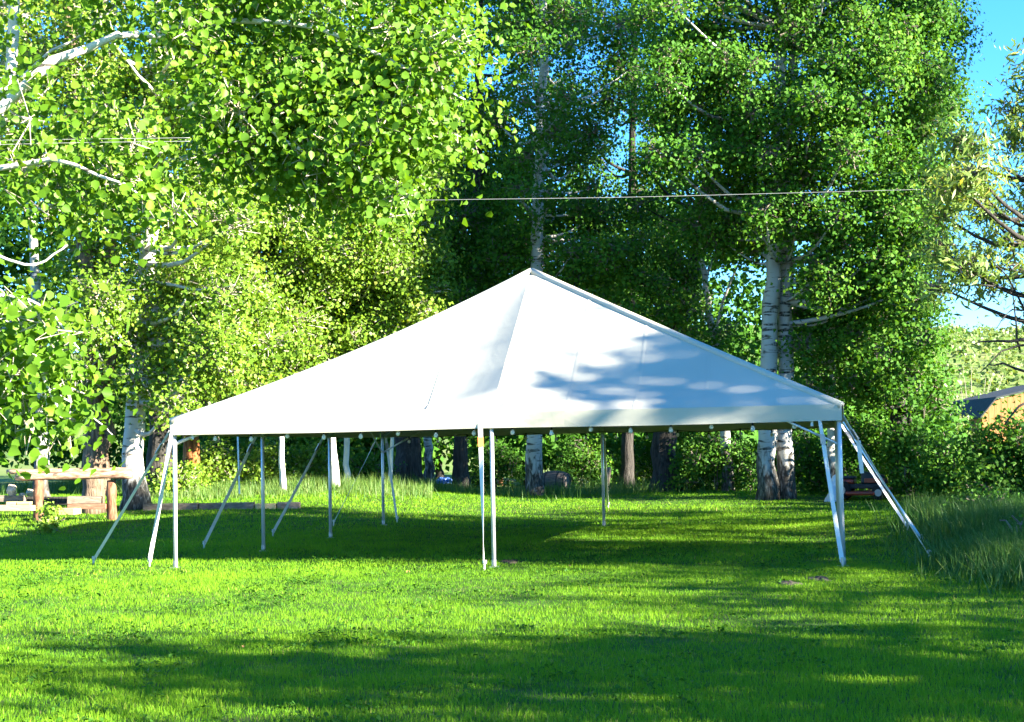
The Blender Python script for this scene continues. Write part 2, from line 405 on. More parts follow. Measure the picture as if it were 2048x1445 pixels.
for (y0, y1, den, wd, h) in ((7.6, 13, 4200, .0045, .046), (13, 20, 2100, .007, .046), (20, 30, 900, .012, .05), (30, 48, 360, .02, .055)):
    ym = y1; hw = ym*1024/FPX+2.2; n_ = int(den*2*hw*(y1-y0))
    x = rng.uniform(-hw, hw, n_); y = rng.uniform(y0, y1, n_)
    keep = np.abs(x) < y*1024/FPX+1.6
    x, y = x[keep], y[keep]
    pn = vnoise(x, y, 1.1, 1)*.5+vnoise(x, y, .33, 2)*.4+vnoise(x, y, 4, 3)*.45-.08
    keep = rng.random(len(x)) < .45+.8*pn
    for H_ in HOLES: keep &= ((x-H_[0])/.17)**2+((y-H_[1])/.35)**2 > rng.uniform(.2, 1.3, len(x))
    x, y, pn = x[keep], y[keep], pn[keep]
    hh = h*(.35+.95*pn)*rng.uniform(.5, 1.35, len(x))
    tall = rng.random(len(x)) < .004; hh[tall] *= 2.0
    tint = np.clip(.1+.6*pn+rng.normal(size=len(x))*.15, 0, .93)
    dry = rng.random(len(x)) < .025*np.clip(vnoise(x, y, 1.7, 9)*2.2-.3, 0, 2); tint[dry] = rng.uniform(.95, 1, dry.sum())
    parts.append(blades(x, y, hh, wd*rng.uniform(.7, 1.2, len(x)), tint, rng, .5, y0 < 12))
grass_obj('lawn_grass', parts, GRASS, 'mown green lawn grass covering the ground around the tent', 'grass')
n_ = 9000; x = rng.uniform(-7, 8, n_); y = rng.uniform(7.8, 24, n_)
cl = vnoise(x, y, .9, 21)*.6+vnoise(x, y, .25, 22)*.5; sel = (cl > .66) & (np.abs(x) < y*.34+1.5); x, y = x[sel], y[sel]
x = np.repeat(x, 4)+rng.normal(size=4*len(x))*.035; y = np.repeat(y, 4)+rng.normal(size=len(x))*.035
nn = rng.normal(size=(len(x), 3))*.45; nn[:, 2] += 1
tag(link('clover', leaf_mesh('clover', np.stack([x, y, terr(x, y)+rng.uniform(.02, .06, len(x))], 1), nn, .032, 'round', np.clip(rng.normal(size=len(x))*.2+.4, 0, 1), 0, 8), LEAF_BUSH), 'patches of broad leaved clover and weeds low in the lawn', 'clover', kind='stuff')
# rough grass: right hand mound, tree line
parts = []
def patch(pts, n_, h, wd, spread, lean=.3):
    for (px, py, sx_, sy_) in pts:
        c = gnd(px, py)
        x = c[0]+rng.normal(size=n_)*sx_; y = c[1]+rng.normal(size=n_)*sy_
        parts.append(blades(x, y, h*rng.uniform(.35, 1.2, n_)*(.55+.8*vnoise(x, y, .7, 5)), wd*rng.uniform(.6, 1.2, n_), np.clip(rng.normal(size=n_)*.2+.45, 0, 1), rng, lean))
patch([(2010, 1130, .30, .9), (1985, 1085, .35, 1.0), (2060, 1150, .35, 1.2), (2040, 1060, .6, 1.5), (1960, 1050, .45, 1.3), (1950, 1025, .6, 1.3), (2090, 1090, .7, 1.6)], 4200, .38, .018, 1, .55)
grass_obj('tall_grass', parts, GRASSR, 'bank of tall uncut grass rising at the right edge of the lawn', 'tall grass')
parts = []
for _ in range(1):
    n_ = 30000; px = rng.uniform(-120, 1620, n_); Yb = rng.normal(size=n_)*1.6+45.5+1.2*np.sin(px*.01)
    x = (px-1024)/FPX*Yb; cl = vnoise(x, Yb, .8, 4)
    sel = (rng.random(n_) < cl*1.2); x, Yb, cl = x[sel], Yb[sel], cl[sel]
    parts.append(blades(x, Yb, .55*cl*rng.uniform(.4, 1.3, len(x)), .02, np.clip(rng.normal(size=len(x))*.2+.6, 0, 1), rng, .35))
    n_ = 16000; px = rng.uniform(280, 860, n_); Yb = rng.normal(size=n_)*1.3+41.5
    x = (px-1024)/FPX*Yb; cl = vnoise(x, Yb, .6, 6)
    parts.append(blades(x, Yb, .5*cl*rng.uniform(.4, 1.3, n_), .02, np.clip(rng.normal(size=n_)*.2+.75, 0, 1), rng, .35))
grass_obj('weeds', parts, GRASSR, 'tall weeds and rough grass growing along the foot of the tree line', 'weeds')

# ------------------------------------------------------------------ tent
A = np.array([-4.766, 21.2244, 0]); TH = -.2061; TW, TL, EH, PH = 9.14, 10.079, 2.062, 4.34
u_ = np.array([math.cos(TH), math.sin(TH), 0]); w_ = np.array([-math.sin(TH), math.cos(TH), 0])
def T(s, t, z=0): return A + u_*s + w_*t + np.array([0, 0, z])
def vinyl(name, c, trans):
    m, n, l = newmat(name)
    tc = N(n, 'TexCoord'); t = N(n, 'TexNoise'); t.inputs['Scale'].default_value = 2.2; t.inputs['Detail'].default_value = 5; t.inputs['Distortion'].default_value = .8
    mp = N(n, 'Mapping'); mp.inputs['Scale'].default_value = (1.2, 1.2, .8); l.new(tc.outputs['Object'], mp.inputs[0]); l.new(mp.outputs[0], t.inputs[0])
    t2 = N(n, 'TexNoise'); t2.inputs['Scale'].default_value = .7; t2.inputs['Detail'].default_value = 6; l.new(tc.outputs['Object'], t2.inputs[0])
    r = ramp(n, [(.3, tuple(x*.94 for x in c)), (.6, c)]); l.new(t2.outputs[0], r.inputs[0])
    p = N(n, 'BsdfPrincipled'); p.inputs['Roughness'].default_value = .45; p.inputs['Specular IOR Level'].default_value = .3
    l.new(r.outputs[0], p.inputs['Base Color'])
    b = N(n, 'Bump'); b.inputs['Strength'].default_value = .12; b.inputs['Distance'].default_value = .05; l.new(t.outputs[0], b.inputs['Height']); l.new(b.outputs[0], p.inputs['Normal'])
    tr = N(n, 'BsdfTranslucent'); tr.inputs[0].default_value = (.7, .66, .5, 1)
    s = N(n, 'MixShader'); s.inputs[0].default_value = trans; l.new(p.outputs[0], s.inputs[1]); l.new(tr.outputs[0], s.inputs[2])
    o = N(n, 'OutputMaterial'); l.new(s.outputs[0], o.inputs[0]); return m
VINYL = vinyl('white_vinyl', (.505, .475, .375), .03)
WEB = plain('white_webbing', (.70, .70, .66), .7, .2, var=.1)
ALU = plain('aluminium_pole', (.62, .63, .63), .38, .5, metallic=.35, var=.12, scale=3)
STEEL = plain('dull_steel', (.35, .34, .33), .45, .5, metallic=.7)
ORANGE = plain('orange_buckle', (.55, .17, .05), .5, .4)
tent = empty('frame_tent', tuple(T(TW/2, TL/2)), 'large white peaked frame tent with open sides standing on the lawn', 'tent')
TO = T(TW/2, TL/2)
pf = .301
e_ = .04
K = {'A': T(-e_, -e_, EH), 'E': T(TW/2, -e_, EH), 'F': T(TW+e_, -e_, EH), 'B': T(-e_, TL/3, EH), 'C': T(-e_, 2*TL/3, EH), 'D': T(-e_, TL+e_, EH),
     'G': T(TW/2, TL+e_, EH), 'H': T(TW+e_, TL+e_, EH), 'J': T(TW+e_, TL/3, EH), 'I': T(TW+e_, 2*TL/3, EH), 'P': T(TW/2, TL*pf, PH), 'Q': T(TW/2, TL*(1-pf), PH)}
sagE = {('A', 'P'): .13, ('F', 'P'): .02, ('E', 'P'): .0}
def sag_edge(a, b): return sagE.get((a, b), sagE.get((b, a), .05))
cm = MB()
def drop(a, b, c, wa, wb, wc, sag):
    if 'Q' in (a, b) or 'P' in (a, b): z = sag*27*wa*wb*wc
    else:
        u = wb/max(wa+wb, 1e-6); z = sag*4*u*(1-u)*(1-wc)*float(sst(0, .22, wc))
    z += sag_edge(a, c)*4*wa*wc*(1-wb)**2 + sag_edge(b, c)*4*wb*wc*(1-wa)**2
    return z + (12*(wc-.93)**2 if wc > .93 else 0)
def panel(a, b, c, sag, n=22):               # a,b eave points, c peak
    ids = {}; v = []; f = []
    for i in range(n+1):
        for j in range(n+1-i):
            wa, wb = i/n, j/n; wc = 1-wa-wb
            p = K[a]*wa+K[b]*wb+K[c]*wc
            p = p - np.array([0, 0, drop(a, b, c, wa, wb, wc, sag)])
            ids[(i, j)] = len(v); v.append(p)
    for i in range(n):
        for j in range(n-i):
            f.append((ids[(i, j)], ids[(i+1, j)], ids[(i, j+1)]))
            if i+j < n-1: f.append((ids[(i+1, j)], ids[(i+1, j+1)], ids[(i, j+1)]))
    cm.add(v, f)
for a, b, c, s in (('A', 'E', 'P', .54), ('E', 'F', 'P', .12), ('F', 'J', 'P', .2), ('B', 'A', 'P', .2), ('C', 'B', 'P', .16), ('J', 'I', 'Q', .16),
                   ('D', 'C', 'Q', .2), ('I', 'H', 'Q', .2), ('H', 'G', 'Q', .2), ('G', 'D', 'Q', .2)):
    panel(a, b, c, s)
panel('C', 'P', 'Q', .05); panel('P', 'J', 'Q', .05)
canopy = cm.build('canopy', VINYL, tent, TO, True); canopy.location = (0, 0, 0)
md = canopy.modifiers.new('thick', 'SOLIDIFY'); md.thickness = .006; md.offset = -1; md.use_rim = False
# valance: one strip per side with a slight wave
vm = MB()
def valance(a, b, n=46):
    a = K[a]; b = K[b]; d = b-a; out = np.cross(d, [0, 0, 1]); out /= np.linalg.norm(out)
    v = []; f = []
    for i in range(n+1):
        q = i/n; p = a+d*q + out*.012
        wv = .008*math.sin(q*40)+.006*math.sin(q*17+1)
        dip = .012*math.sin(q*math.pi*2)**2
        v += [p+out*.008+np.array([0, 0, .004]), p+out*(.010+wv*.4)-np.array([0, 0, .1]), p+out*(.010+wv)-np.array([0, 0, .205+dip])]
        if i:
            k = 3*(i-1)
            for j in (0, 1): f.append((k+j, k+j+1, k+j+4, k+j+3))
    vm.add(v, f)
for a, b in (('A', 'F'), ('F', 'H'), ('H', 'D'), ('D', 'A')): valance(a, b)
vo = vm.build('valance', VINYL, canopy, TO, False); vo.location = (0, 0, 0)
md = vo.modifiers.new('thick', 'SOLIDIFY'); md.thickness = .005
# rounded vinyl bands added along the hips to catch light as white strips
def band(a, b, wd, lift, n=16):
    p = []
    for i in range(n+1):
        q = i/n; z = sag_edge(a, b)*4*q*(1-q); p.append(K[a]*(1-q)+K[b]*q - np.array([0, 0, z-lift]))
    ho = MB().tube(p, wd, 8).build('hip_band', VINYL, canopy, TO, True); ho.location = (0, 0, 0)
for a in 'AF': band(a, 'P', .055, -.02)
for a in 'DH': band(a, 'Q', .04, -.012)
for (a, b, sg) in (('A', 'E', .54), ('E', 'F', .12)):            # welded seams between the cloth widths
    for q in (.22, .42, .62, .82):
        pts = []
        for k in range(15):
            wc = (1-q)*k/14; wa, wb = (q, 1-q-wc) if a == 'A' else (1-q-wc, q)
            pts.append(K[a]*wa+K[b]*wb+K['P']*wc-np.array([0, 0, drop(a, b, 'P', wa, wb, wc, sg)]))
        v = []; f = []
        for k, p_ in enumerate(pts):
            v += [p_-u_*.025+np.array([0, -.0015, .002]), p_+np.array([0, -.003, .0042]), p_+u_*.025+np.array([0, -.0015, .002])]
            if k: o_ = 3*(k-1); f += [(o_, o_+1, o_+4, o_+3), (o_+1, o_+2, o_+5, o_+4)]
        so_ = MB().add(v, f).build('seam', VINYL, canopy, TO, True); so_.location = (0, 0, 0)
def part(mb, name, mat, parent=tent, smooth=False, bevel=0):
    o = mb.build(name, mat, parent, TO, smooth, bevel); o.location = (0, 0, 0); return o
poles = {'A': (0, 0), 'E': (TW/2, 0), 'F': (TW, 0), 'B': (0, TL/3), 'C': (0, 2*TL/3), 'D': (0, TL), 'G': (TW/2, TL), 'H': (TW, TL), 'J': (TW, TL/3), 'I': (TW, 2*TL/3)}
for k, (s, t) in poles.items():
    b_ = T(s, t, 0); b_[2] = float(terr(b_[0], b_[1]))
    po = part(MB().tube([b_, T(s, t, 1.1), T(s, t, EH-.03)], .029, 12), 'pole', ALU, smooth=True)
    fm = MB().box((-.07, -.07, -.004), (.07, .07, .008), Matrix.Translation(Vector(b_)))
    fm.tube([b_, b_+np.array([0, 0, .10])], .034, 10)
    part(fm, 'foot_plate', STEEL, po)
    cl = MB().tube([T(s, t, EH-.22), T(s, t, EH-.04)], .035, 10); part(cl, 'corner_fitting', ALU, po, True)
ins = .05
for a, b in (('A', 'E'), ('E', 'F'), ('F', 'J'), ('J', 'I'), ('I', 'H'), ('H', 'G'), ('G', 'D'), ('D', 'C'), ('C', 'B'), ('B', 'A')):
    pa, pb = poles[a], poles[b]
    part(MB().tube([T(*pa, EH-.05), T(*pb, EH-.05)], .025, 8), 'eave_pipe', ALU, smooth=True)
for k in 'AEFBJ':
    part(MB().tube([T(*poles[k], EH-.05), T(TW/2, TL*pf, PH-.10)], .024, 8), 'rafter', ALU, smooth=True).location = (0, 0, -.12 if k != 'A' else -.28)
for k in 'DGHCI':
    part(MB().tube([T(*poles[k], EH-.05), T(TW/2, TL*(1-pf), PH-.10)], .024, 8), 'rafter', ALU, smooth=True).location = (0, 0, -.14)
part(MB().tube([T(TW/2, TL*pf, PH-.14), T(TW/2, TL*(1-pf), PH-.14)], .024, 8), 'ridge_pipe', ALU, smooth=True)
for k, d1 in (('F', (-.85, 0)), ('F', (0, .85)), ('D', (.8, 0)), ('D', (0, -.8))):
    s, t = poles[k]
    part(MB().tube([T(s+d1[0], t+d1[1], EH-.10), T(s, t, EH-.52)], .017, 8), 'brace', ALU, smooth=True)
for s, t in ((.28, -.02), (TW-.34, -.02)):    # hooks of webbing below the valance
    part(MB().ribbon(T(s, t, EH-.15), T(s, t, EH-.27), .035, .006, 0, u_), 'webbing_loop', WEB)
# guy straps: from eave to stake
STAKE = noise_mat('stake_wood', [(.3, (.45, .40, .32)), (.7, (.68, .63, .54))], scale=8)
def strap(k, px, py, ds=(0, 0), twist=.3, w=.05, buckle=False, tail=0, gpos=None, dz=-.14):
    s, t = poles[k]; a = T(s+ds[0], t+ds[1], EH+dz)
    b_ = gnd(px, py) if gpos is None else np.asarray(gpos)
    b_ = b_+np.array([0, 0, .07]); d = b_-a
    st = part(MB().ribbon(a, b_, w, .004, twist, (d[1], -d[0], 0.02) if np.linalg.norm(d[:2]) > .25 else tuple(u_), 24, .015), 'guy_strap', WEB)
    c1 = a+d*.10; c2 = a+d*.17
    mb = MB().ribbon(c1, c2, w*1.25, .02, 0, (d[1], -d[0], 0) if np.linalg.norm(d[:2]) > .25 else tuple(u_), 2)
    part(mb, 'ratchet_buckle', ORANGE if buckle else STEEL, st)
    sm = MB().tube([b_+np.array([.01, -.012, .03]), b_+np.array([-.01, -.012, -.2])], .016, 8); sm.tube([b_+np.array([.01, -.012, .02]), b_+np.array([.011, -.012, .06])], .03, 8)
    part(sm, 'stake', STAKE, st)
    if tail:
        q = a+d*.18
        part(MB().ribbon(q, q+np.array([.03, -.02, -tail]), w*.9, .004, .6, tuple(u_), 8), 'strap_tail', WEB, st)
strap('A', 187, 1131, (-.05, -.05), .5, .045)
strap('A', 299, 1134, (0, -.08), .25, .06)
strap('B', 408, 1098, (-.08, 0), .5, .055)
strap('C', 546, 1073, (-.08, 0), .6, .055)
strap('D', 667, 1053, (-.08, 0), .5, .05)
strap('D', 794, 1046, (.05, .05), .3, .05)
strap('E', 968, 1141, (-.14, -.06), 1.9, .062, True)
strap('F', 1685, 1136, (-.24, -.06), .4, .062, False, .28, dz=-.2)
strap('F', 1858, 1121, (.05, 0), .25, .062, False, .42)
strap('J', 1843, 1087, (.06, 0), .25, .055)
strap('I', 1815, 1062, (.06, 0), .25, .05)
strap('G', 1216, 1016, (.02, .06), .3, .05)
# a loose tail hanging from the far eave
s, t = poles['D']
q = at(475, 872, 25.2)
part(MB().ribbon(q+np.array([0, 0, .1]), at(479, 988, 25.2), .03, .004, .4, tuple(u_), 10), 'strap_tail', WEB)

# string of festoon bulbs hooked along the inside of the front eave
BLACK = plain('black_cable', (.015, .015, .015), .6, .3)
BULB = plain('frosted_bulb', (.82, .82, .80), .25, .5, var=.03)
def festoon(label, pts, n, drop):
    root = empty('string_light', tuple(pts[0]), label, 'string lights', 'strings of lights under the tent'); p0 = np.asarray(pts[0])
    cab = []; pts = [np.asarray(p)-p0 for p in pts]
    for i in range(len(pts)-1):
        for k in range(12):
            q = k/12; cab.append(pts[i]*(1-q)+pts[i+1]*q-np.array([0, 0, .05*4*q*(1-q)]))
    cab.append(pts[-1]); MB().tube(cab, .006, 5).build('cable', BLACK, root)
    bm_ = None
    for k in range(n):
        q = (k+.5)/n*(len(cab)-1); i = int(q); c = cab[i]*(1-q+i)+cab[min(i+1, len(cab)-1)]*(q-i)
        so = link('socket', sock, None, root, Vector(c)); bo = link('bulb', bulb, None, so, None)
me_s, me_b = MB(), MB()
me_s.tube([(0, 0, .012), (0, 0, -.05)], [.014, .017], 8)
me_b.tube([(0, 0, -.05), (0, 0, -.062), (0, 0, -.085), (0, 0, -.108), (0, 0, -.122), (0, 0, -.127)], [.013, .02, .03, .029, .018, .005], 10)
def rawmesh(mb, name, mat, smooth=True):
    me = bpy.data.meshes.new(name); me.from_pydata(mb.v, [], mb.f); me.update(); me.materials.append(mat)
    if smooth: me.polygons.foreach_set('use_smooth', [True]*len(me.polygons))
    return me
sock = rawmesh(me_s, 'socket', BLACK); bulb = rawmesh(me_b, 'bulb', BULB)
zc = EH-.145
festoon('black cable of white bulbs hooked along the front eave of the tent', [T(.3+i*(TW-.6)/6, .1, zc) for i in range(7)], 16, 0)
festoon('black cable of bulbs hooked along the shaded back eave of the tent', [T(.3+i*(TW-.6)/6, TL-.12, zc-.03) for i in range(7)], 14, 0)

# ------------------------------------------------------------------ trees
g = np.random.default_rng(77)
def trunkpath(pts, foot, Y, lean=0):
    """pixel points of a trunk, all near depth Y, starting at its foot"""
    return [foot]+[at(px, py, Y+lean*i) for i, (px, py) in enumerate(pts)]
BT = 'trees of the line behind the tent'
def line_tree(label, px, Yd, wpx, pts, bark, boxes, mat, seed, top=.35, **k):
    f = gat(px, Yd); r0 = wpx/2*Yd/FPX
    return tree(k.pop('name', 'cottonwood_tree'), label, f, trunkpath(pts, f, Yd), r0, r0*top, bark, region(boxes, g), mat, seed=seed, group=k.pop('group', BT), **k)
L_ = .105
line_tree('big white barked tree with sunlit leaves right behind the log rail', 268, 36, 46, [(270, 850), (285, 600), (305, 420), (318, 150), (330, -250)], BIRCH,
  [(150, 480, 330, 760, 33, 37, 26, .75, 520), (180, 560, -150, 330, 33, 38, 24, .95, 620), (330, 560, 560, 800, 33, 36, 12, .7, 420)], LEAF_LIT, 1, lsize=L_, twigmat=TWIG,
  extra=[([at(a, b, 35.6), at((a+c)/2+9, (b+d)/2+14, 34), at(c, d, 33.2)], None, r_, .012) for a, b, c, d, r_ in ((305, 440, 400, 385, .07), (300, 500, 430, 470, .06), (318, 250, 450, 120, .07), (318, 330, 490, 240, .06), (290, 650, 370, 600, .07), (280, 700, 210, 640, .05), (310, 400, 210, 330, .06), (318, 200, 230, 90, .06), (295, 560, 470, 570, .05), (318, 150, 400, 20, .06), (285, 760, 400, 740, .05), (318, 100, 180, -20, .06))])
line_tree('brown trunked tree with furrowed bark, left of the big white barked tree', 183, 35, 44, [(185, 880), (180, 600), (150, 350), (140, 50), (140, -250)], BROWN,
  [(20, 260, 60, 320, 34, 38, 14, .8, 420), (0, 240, -150, 60, 33, 38, 12, .95, 420)], LEAF_LIT, 2, lsize=L_, twigmat=TWIG, flare=1.25, extra=[([at(205, 985, 35.1), at(203, 860, 35.1), at(215, 640, 35), at(250, 300, 35)], None, .2, .07)])
line_tree('slim grey trunked tree nearest the left edge, behind the log rail', 82, 40, 26, [(80, 800), (70, 500), (50, 200), (40, -200)], BIRCH_GREY_SHADED,
  [(-160, 60, 40, 300, 38, 42, 8, .9, 380), (-160, 100, 560, 800, 38, 43, 8, .9, 420)], LEAF_LIT, 3, lsize=L_, twigmat=TWIG)
line_tree('dark trunked tree just right of the big white barked trunk', 318, 41, 46, [(316, 800), (330, 560), (400, 300), (430, 0), (440, -250)], DARKB,
  [(350, 640, 420, 720, 37, 42, 18, .85, 520), (400, 700, 120, 450, 38, 43, 18, .95, 520), (400, 720, -150, 150, 39, 44, 12, 1.0, 480)], LEAF_LIT, 4, lsize=L_, twigmat=TWIG)
line_tree('reddish trunked tree behind the front left pole of the tent', 378, 43, 34, [(384, 850), (400, 700), (470, 500), (520, 250)], RUST,
  [(420, 720, 560, 760, 39, 43, 14, .75, 480), (480, 760, 330, 580, 39, 44, 16, .85, 520)], LEAF_LIT, 5, lsize=L_, twigmat=TWIG)
line_tree('thin white trunked sapling behind the second left pole', 563, 41, 13, [(563, 900), (566, 760), (590, 560), (610, 330)], BIRCHS,
  [(560, 800, 480, 700, 38, 42, 14, .7, 460)], LEAF_LIT, 6, top=.4, lsize=L_, twigmat=TWIG, name='aspen_sapling', flare=1.15)
line_tree('straight white trunked aspen right of the third left pole', 668, 42, 19, [(666, 900), (668, 760), (680, 500), (700, 200), (710, -150)], BIRCHS,
  [(600, 890, 250, 520, 38, 43, 18, .85, 520), (620, 880, -120, 260, 39, 45, 18, .95, 480), (760, 880, 500, 640, 39, 42, 8, .6, 360)], LEAF_LIT, 7, lsize=L_, twigmat=TWIG, name='aspen_tree', flare=1.3)
line_tree('white trunked sapling close beside the straight aspen', 690, 43.5, 13, [(694, 880), (700, 740), (740, 560), (760, 400)], BIRCHS,
  [(680, 870, 400, 640, 40, 44, 10, .7, 420)], LEAF_LIT, 8, lsize=L_, twigmat=TWIG, name='aspen_sapling', flare=1.1)
line_tree('leaning spindly white sapling behind the back left pole', 775, 43, 9, [(783, 900), (790, 800), (800, 700), (830, 560)], BIRCHS,
  [(740, 880, 560, 680, 41, 44, 5, .6, 260)], LEAF_LIT, 9, lsize=L_, twigmat=TWIG, name='aspen_sapling', flare=1.1)
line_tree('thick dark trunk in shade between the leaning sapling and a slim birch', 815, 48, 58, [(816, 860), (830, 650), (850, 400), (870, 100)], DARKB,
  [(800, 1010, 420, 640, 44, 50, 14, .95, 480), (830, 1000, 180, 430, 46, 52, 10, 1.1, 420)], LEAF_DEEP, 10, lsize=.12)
line_tree('slim birch with grey white bark beside the thick dark trunk', 857, 49, 19, [(855, 860), (860, 700), (880, 450)], BIRCH_GREY_SHADED,
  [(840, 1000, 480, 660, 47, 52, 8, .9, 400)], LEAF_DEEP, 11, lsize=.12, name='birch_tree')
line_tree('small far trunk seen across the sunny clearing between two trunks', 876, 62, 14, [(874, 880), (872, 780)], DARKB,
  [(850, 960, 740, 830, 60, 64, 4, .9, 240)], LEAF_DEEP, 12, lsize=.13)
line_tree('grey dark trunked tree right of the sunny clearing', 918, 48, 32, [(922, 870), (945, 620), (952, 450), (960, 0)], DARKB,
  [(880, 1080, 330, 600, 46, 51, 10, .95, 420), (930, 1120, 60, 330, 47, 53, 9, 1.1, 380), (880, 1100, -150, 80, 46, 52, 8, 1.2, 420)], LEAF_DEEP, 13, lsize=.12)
line_tree('birch with black scarred white bark directly behind the front middle pole', 1067, 43, 36, [(1066, 870), (1072, 600), (1078, 400), (1084, 150), (1088, -250)], BIRCH_GREY_SHADED,
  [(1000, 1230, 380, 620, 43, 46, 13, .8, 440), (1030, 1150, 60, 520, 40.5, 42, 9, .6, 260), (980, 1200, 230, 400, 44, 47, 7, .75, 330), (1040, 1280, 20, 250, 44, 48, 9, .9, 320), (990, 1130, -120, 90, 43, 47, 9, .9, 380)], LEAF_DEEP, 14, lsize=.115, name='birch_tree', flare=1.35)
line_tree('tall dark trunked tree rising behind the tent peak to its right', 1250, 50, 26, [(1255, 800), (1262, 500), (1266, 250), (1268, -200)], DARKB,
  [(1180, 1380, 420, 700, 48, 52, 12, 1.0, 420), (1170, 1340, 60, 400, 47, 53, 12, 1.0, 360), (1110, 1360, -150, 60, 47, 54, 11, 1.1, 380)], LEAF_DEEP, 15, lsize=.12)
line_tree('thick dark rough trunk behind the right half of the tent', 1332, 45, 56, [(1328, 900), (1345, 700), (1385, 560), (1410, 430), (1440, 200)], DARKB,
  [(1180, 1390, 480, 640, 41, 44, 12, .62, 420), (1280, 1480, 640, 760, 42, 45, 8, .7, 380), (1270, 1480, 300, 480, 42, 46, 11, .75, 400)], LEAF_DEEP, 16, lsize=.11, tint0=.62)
line_tree('left birch of the joined pair behind the front right pole', 1526, 38.5, 40, [(1535, 850), (1542, 650), (1548, 500), (1556, 300), (1560, 100), (1560, -250)], BIRCH_GREY_SHADED,
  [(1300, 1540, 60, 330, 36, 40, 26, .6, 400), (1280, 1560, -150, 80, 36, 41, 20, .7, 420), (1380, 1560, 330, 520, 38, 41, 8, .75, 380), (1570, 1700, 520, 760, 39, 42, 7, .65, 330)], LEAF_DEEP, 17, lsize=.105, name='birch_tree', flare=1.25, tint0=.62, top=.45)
line_tree('right birch of the joined pair behind the front right pole', 1566, 38.8, 36, [(1568, 850), (1572, 650), (1574, 500), (1580, 300), (1590, 60), (1600, -250)], BIRCH_GREY_SHADED,
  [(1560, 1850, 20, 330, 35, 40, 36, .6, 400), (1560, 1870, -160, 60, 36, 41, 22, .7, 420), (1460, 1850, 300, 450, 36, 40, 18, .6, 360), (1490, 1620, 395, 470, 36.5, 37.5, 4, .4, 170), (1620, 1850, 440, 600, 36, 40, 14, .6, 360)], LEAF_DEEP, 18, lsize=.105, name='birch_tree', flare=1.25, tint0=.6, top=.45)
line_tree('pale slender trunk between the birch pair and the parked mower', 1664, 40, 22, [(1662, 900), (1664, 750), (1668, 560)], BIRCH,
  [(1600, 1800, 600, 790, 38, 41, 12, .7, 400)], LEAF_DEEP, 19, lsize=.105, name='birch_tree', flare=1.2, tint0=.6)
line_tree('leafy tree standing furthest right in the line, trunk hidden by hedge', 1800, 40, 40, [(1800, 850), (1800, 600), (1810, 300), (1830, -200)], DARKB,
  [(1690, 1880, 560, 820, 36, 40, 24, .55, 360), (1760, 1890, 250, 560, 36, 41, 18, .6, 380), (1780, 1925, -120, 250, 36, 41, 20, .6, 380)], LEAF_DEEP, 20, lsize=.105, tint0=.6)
# dead leaning branches beside the rough dark trunk belong to a bare tree
fb = gat(1450, 44)
tree('bare_tree', 'leaning bare grey branched tree behind the right slope of the tent', fb, [fb, at(1440, 760, 43), at(1415, 600, 42.2), at(1395, 440, 42)], .16, .05, BIRCH_GREY_SHADED, [], None, seed=40,
     extra=[(at(1420, 640, 42.3), at(1330, 610, 41.6), .04, .01), (at(1425, 680, 42.3), at(1480, 520, 42), .06, .02), (at(1380, 625, 42), at(1340, 590, 41.6), .03, .008), (at(1410, 560, 42.2), at(1470, 440, 42), .05, .015)])
# willow at the right edge
fw = np.array([10.4, 26.5, float(terr(10.4, 26.5))])
wc = region([(1890, 1985, 270, 430, 24.5, 27, 6, .36, 230), (1870, 2010, 420, 590, 25, 28, 7, .36, 170), (2015, 2090, 150, 310, 25, 27, 4, .34, 150), (2070, 2200, 120, 650, 25, 28, 9, .6, 320), (2000, 2060, 440, 540, 25, 27, 2, .3, 110)], g)
tree('willow_tree', 'willow with narrow yellowish leaves and bare twigs at the right edge', fw, [fw, at(2130, 700, 26.5), at(2110, 400, 26.5), at(2090, 100, 26.5), at(2090, -100, 26.5)], .2, .05, DARKB, wc, LEAF_WIL, lsize=.18, shape='willow', seed=50, per=10, sig=.17, twigmat=TWIGD, twigfrac=.9, droop=.9,
     extra=[(at(2120, 700, 26.4), at(1945, 690, 25.5), .05, .008), (at(2120, 640, 26.4), at(1960, 570, 25.5), .045, .008), (at(2060, 690, 26), at(1960, 745, 25.5), .025, .006), (at(2060, 640, 26), at(1985, 520, 25.5), .025, .006), (at(2110, 780, 26), at(1975, 730, 25.4), .04, .008), (at(2050, 620, 26), at(1990, 660, 25.5), .02, .005), (at(2040, 700, 26), at(2020, 560, 25.5), .02, .005), (at(2080, 800, 25.6), at(2010, 850, 25.2), .03, .012)])
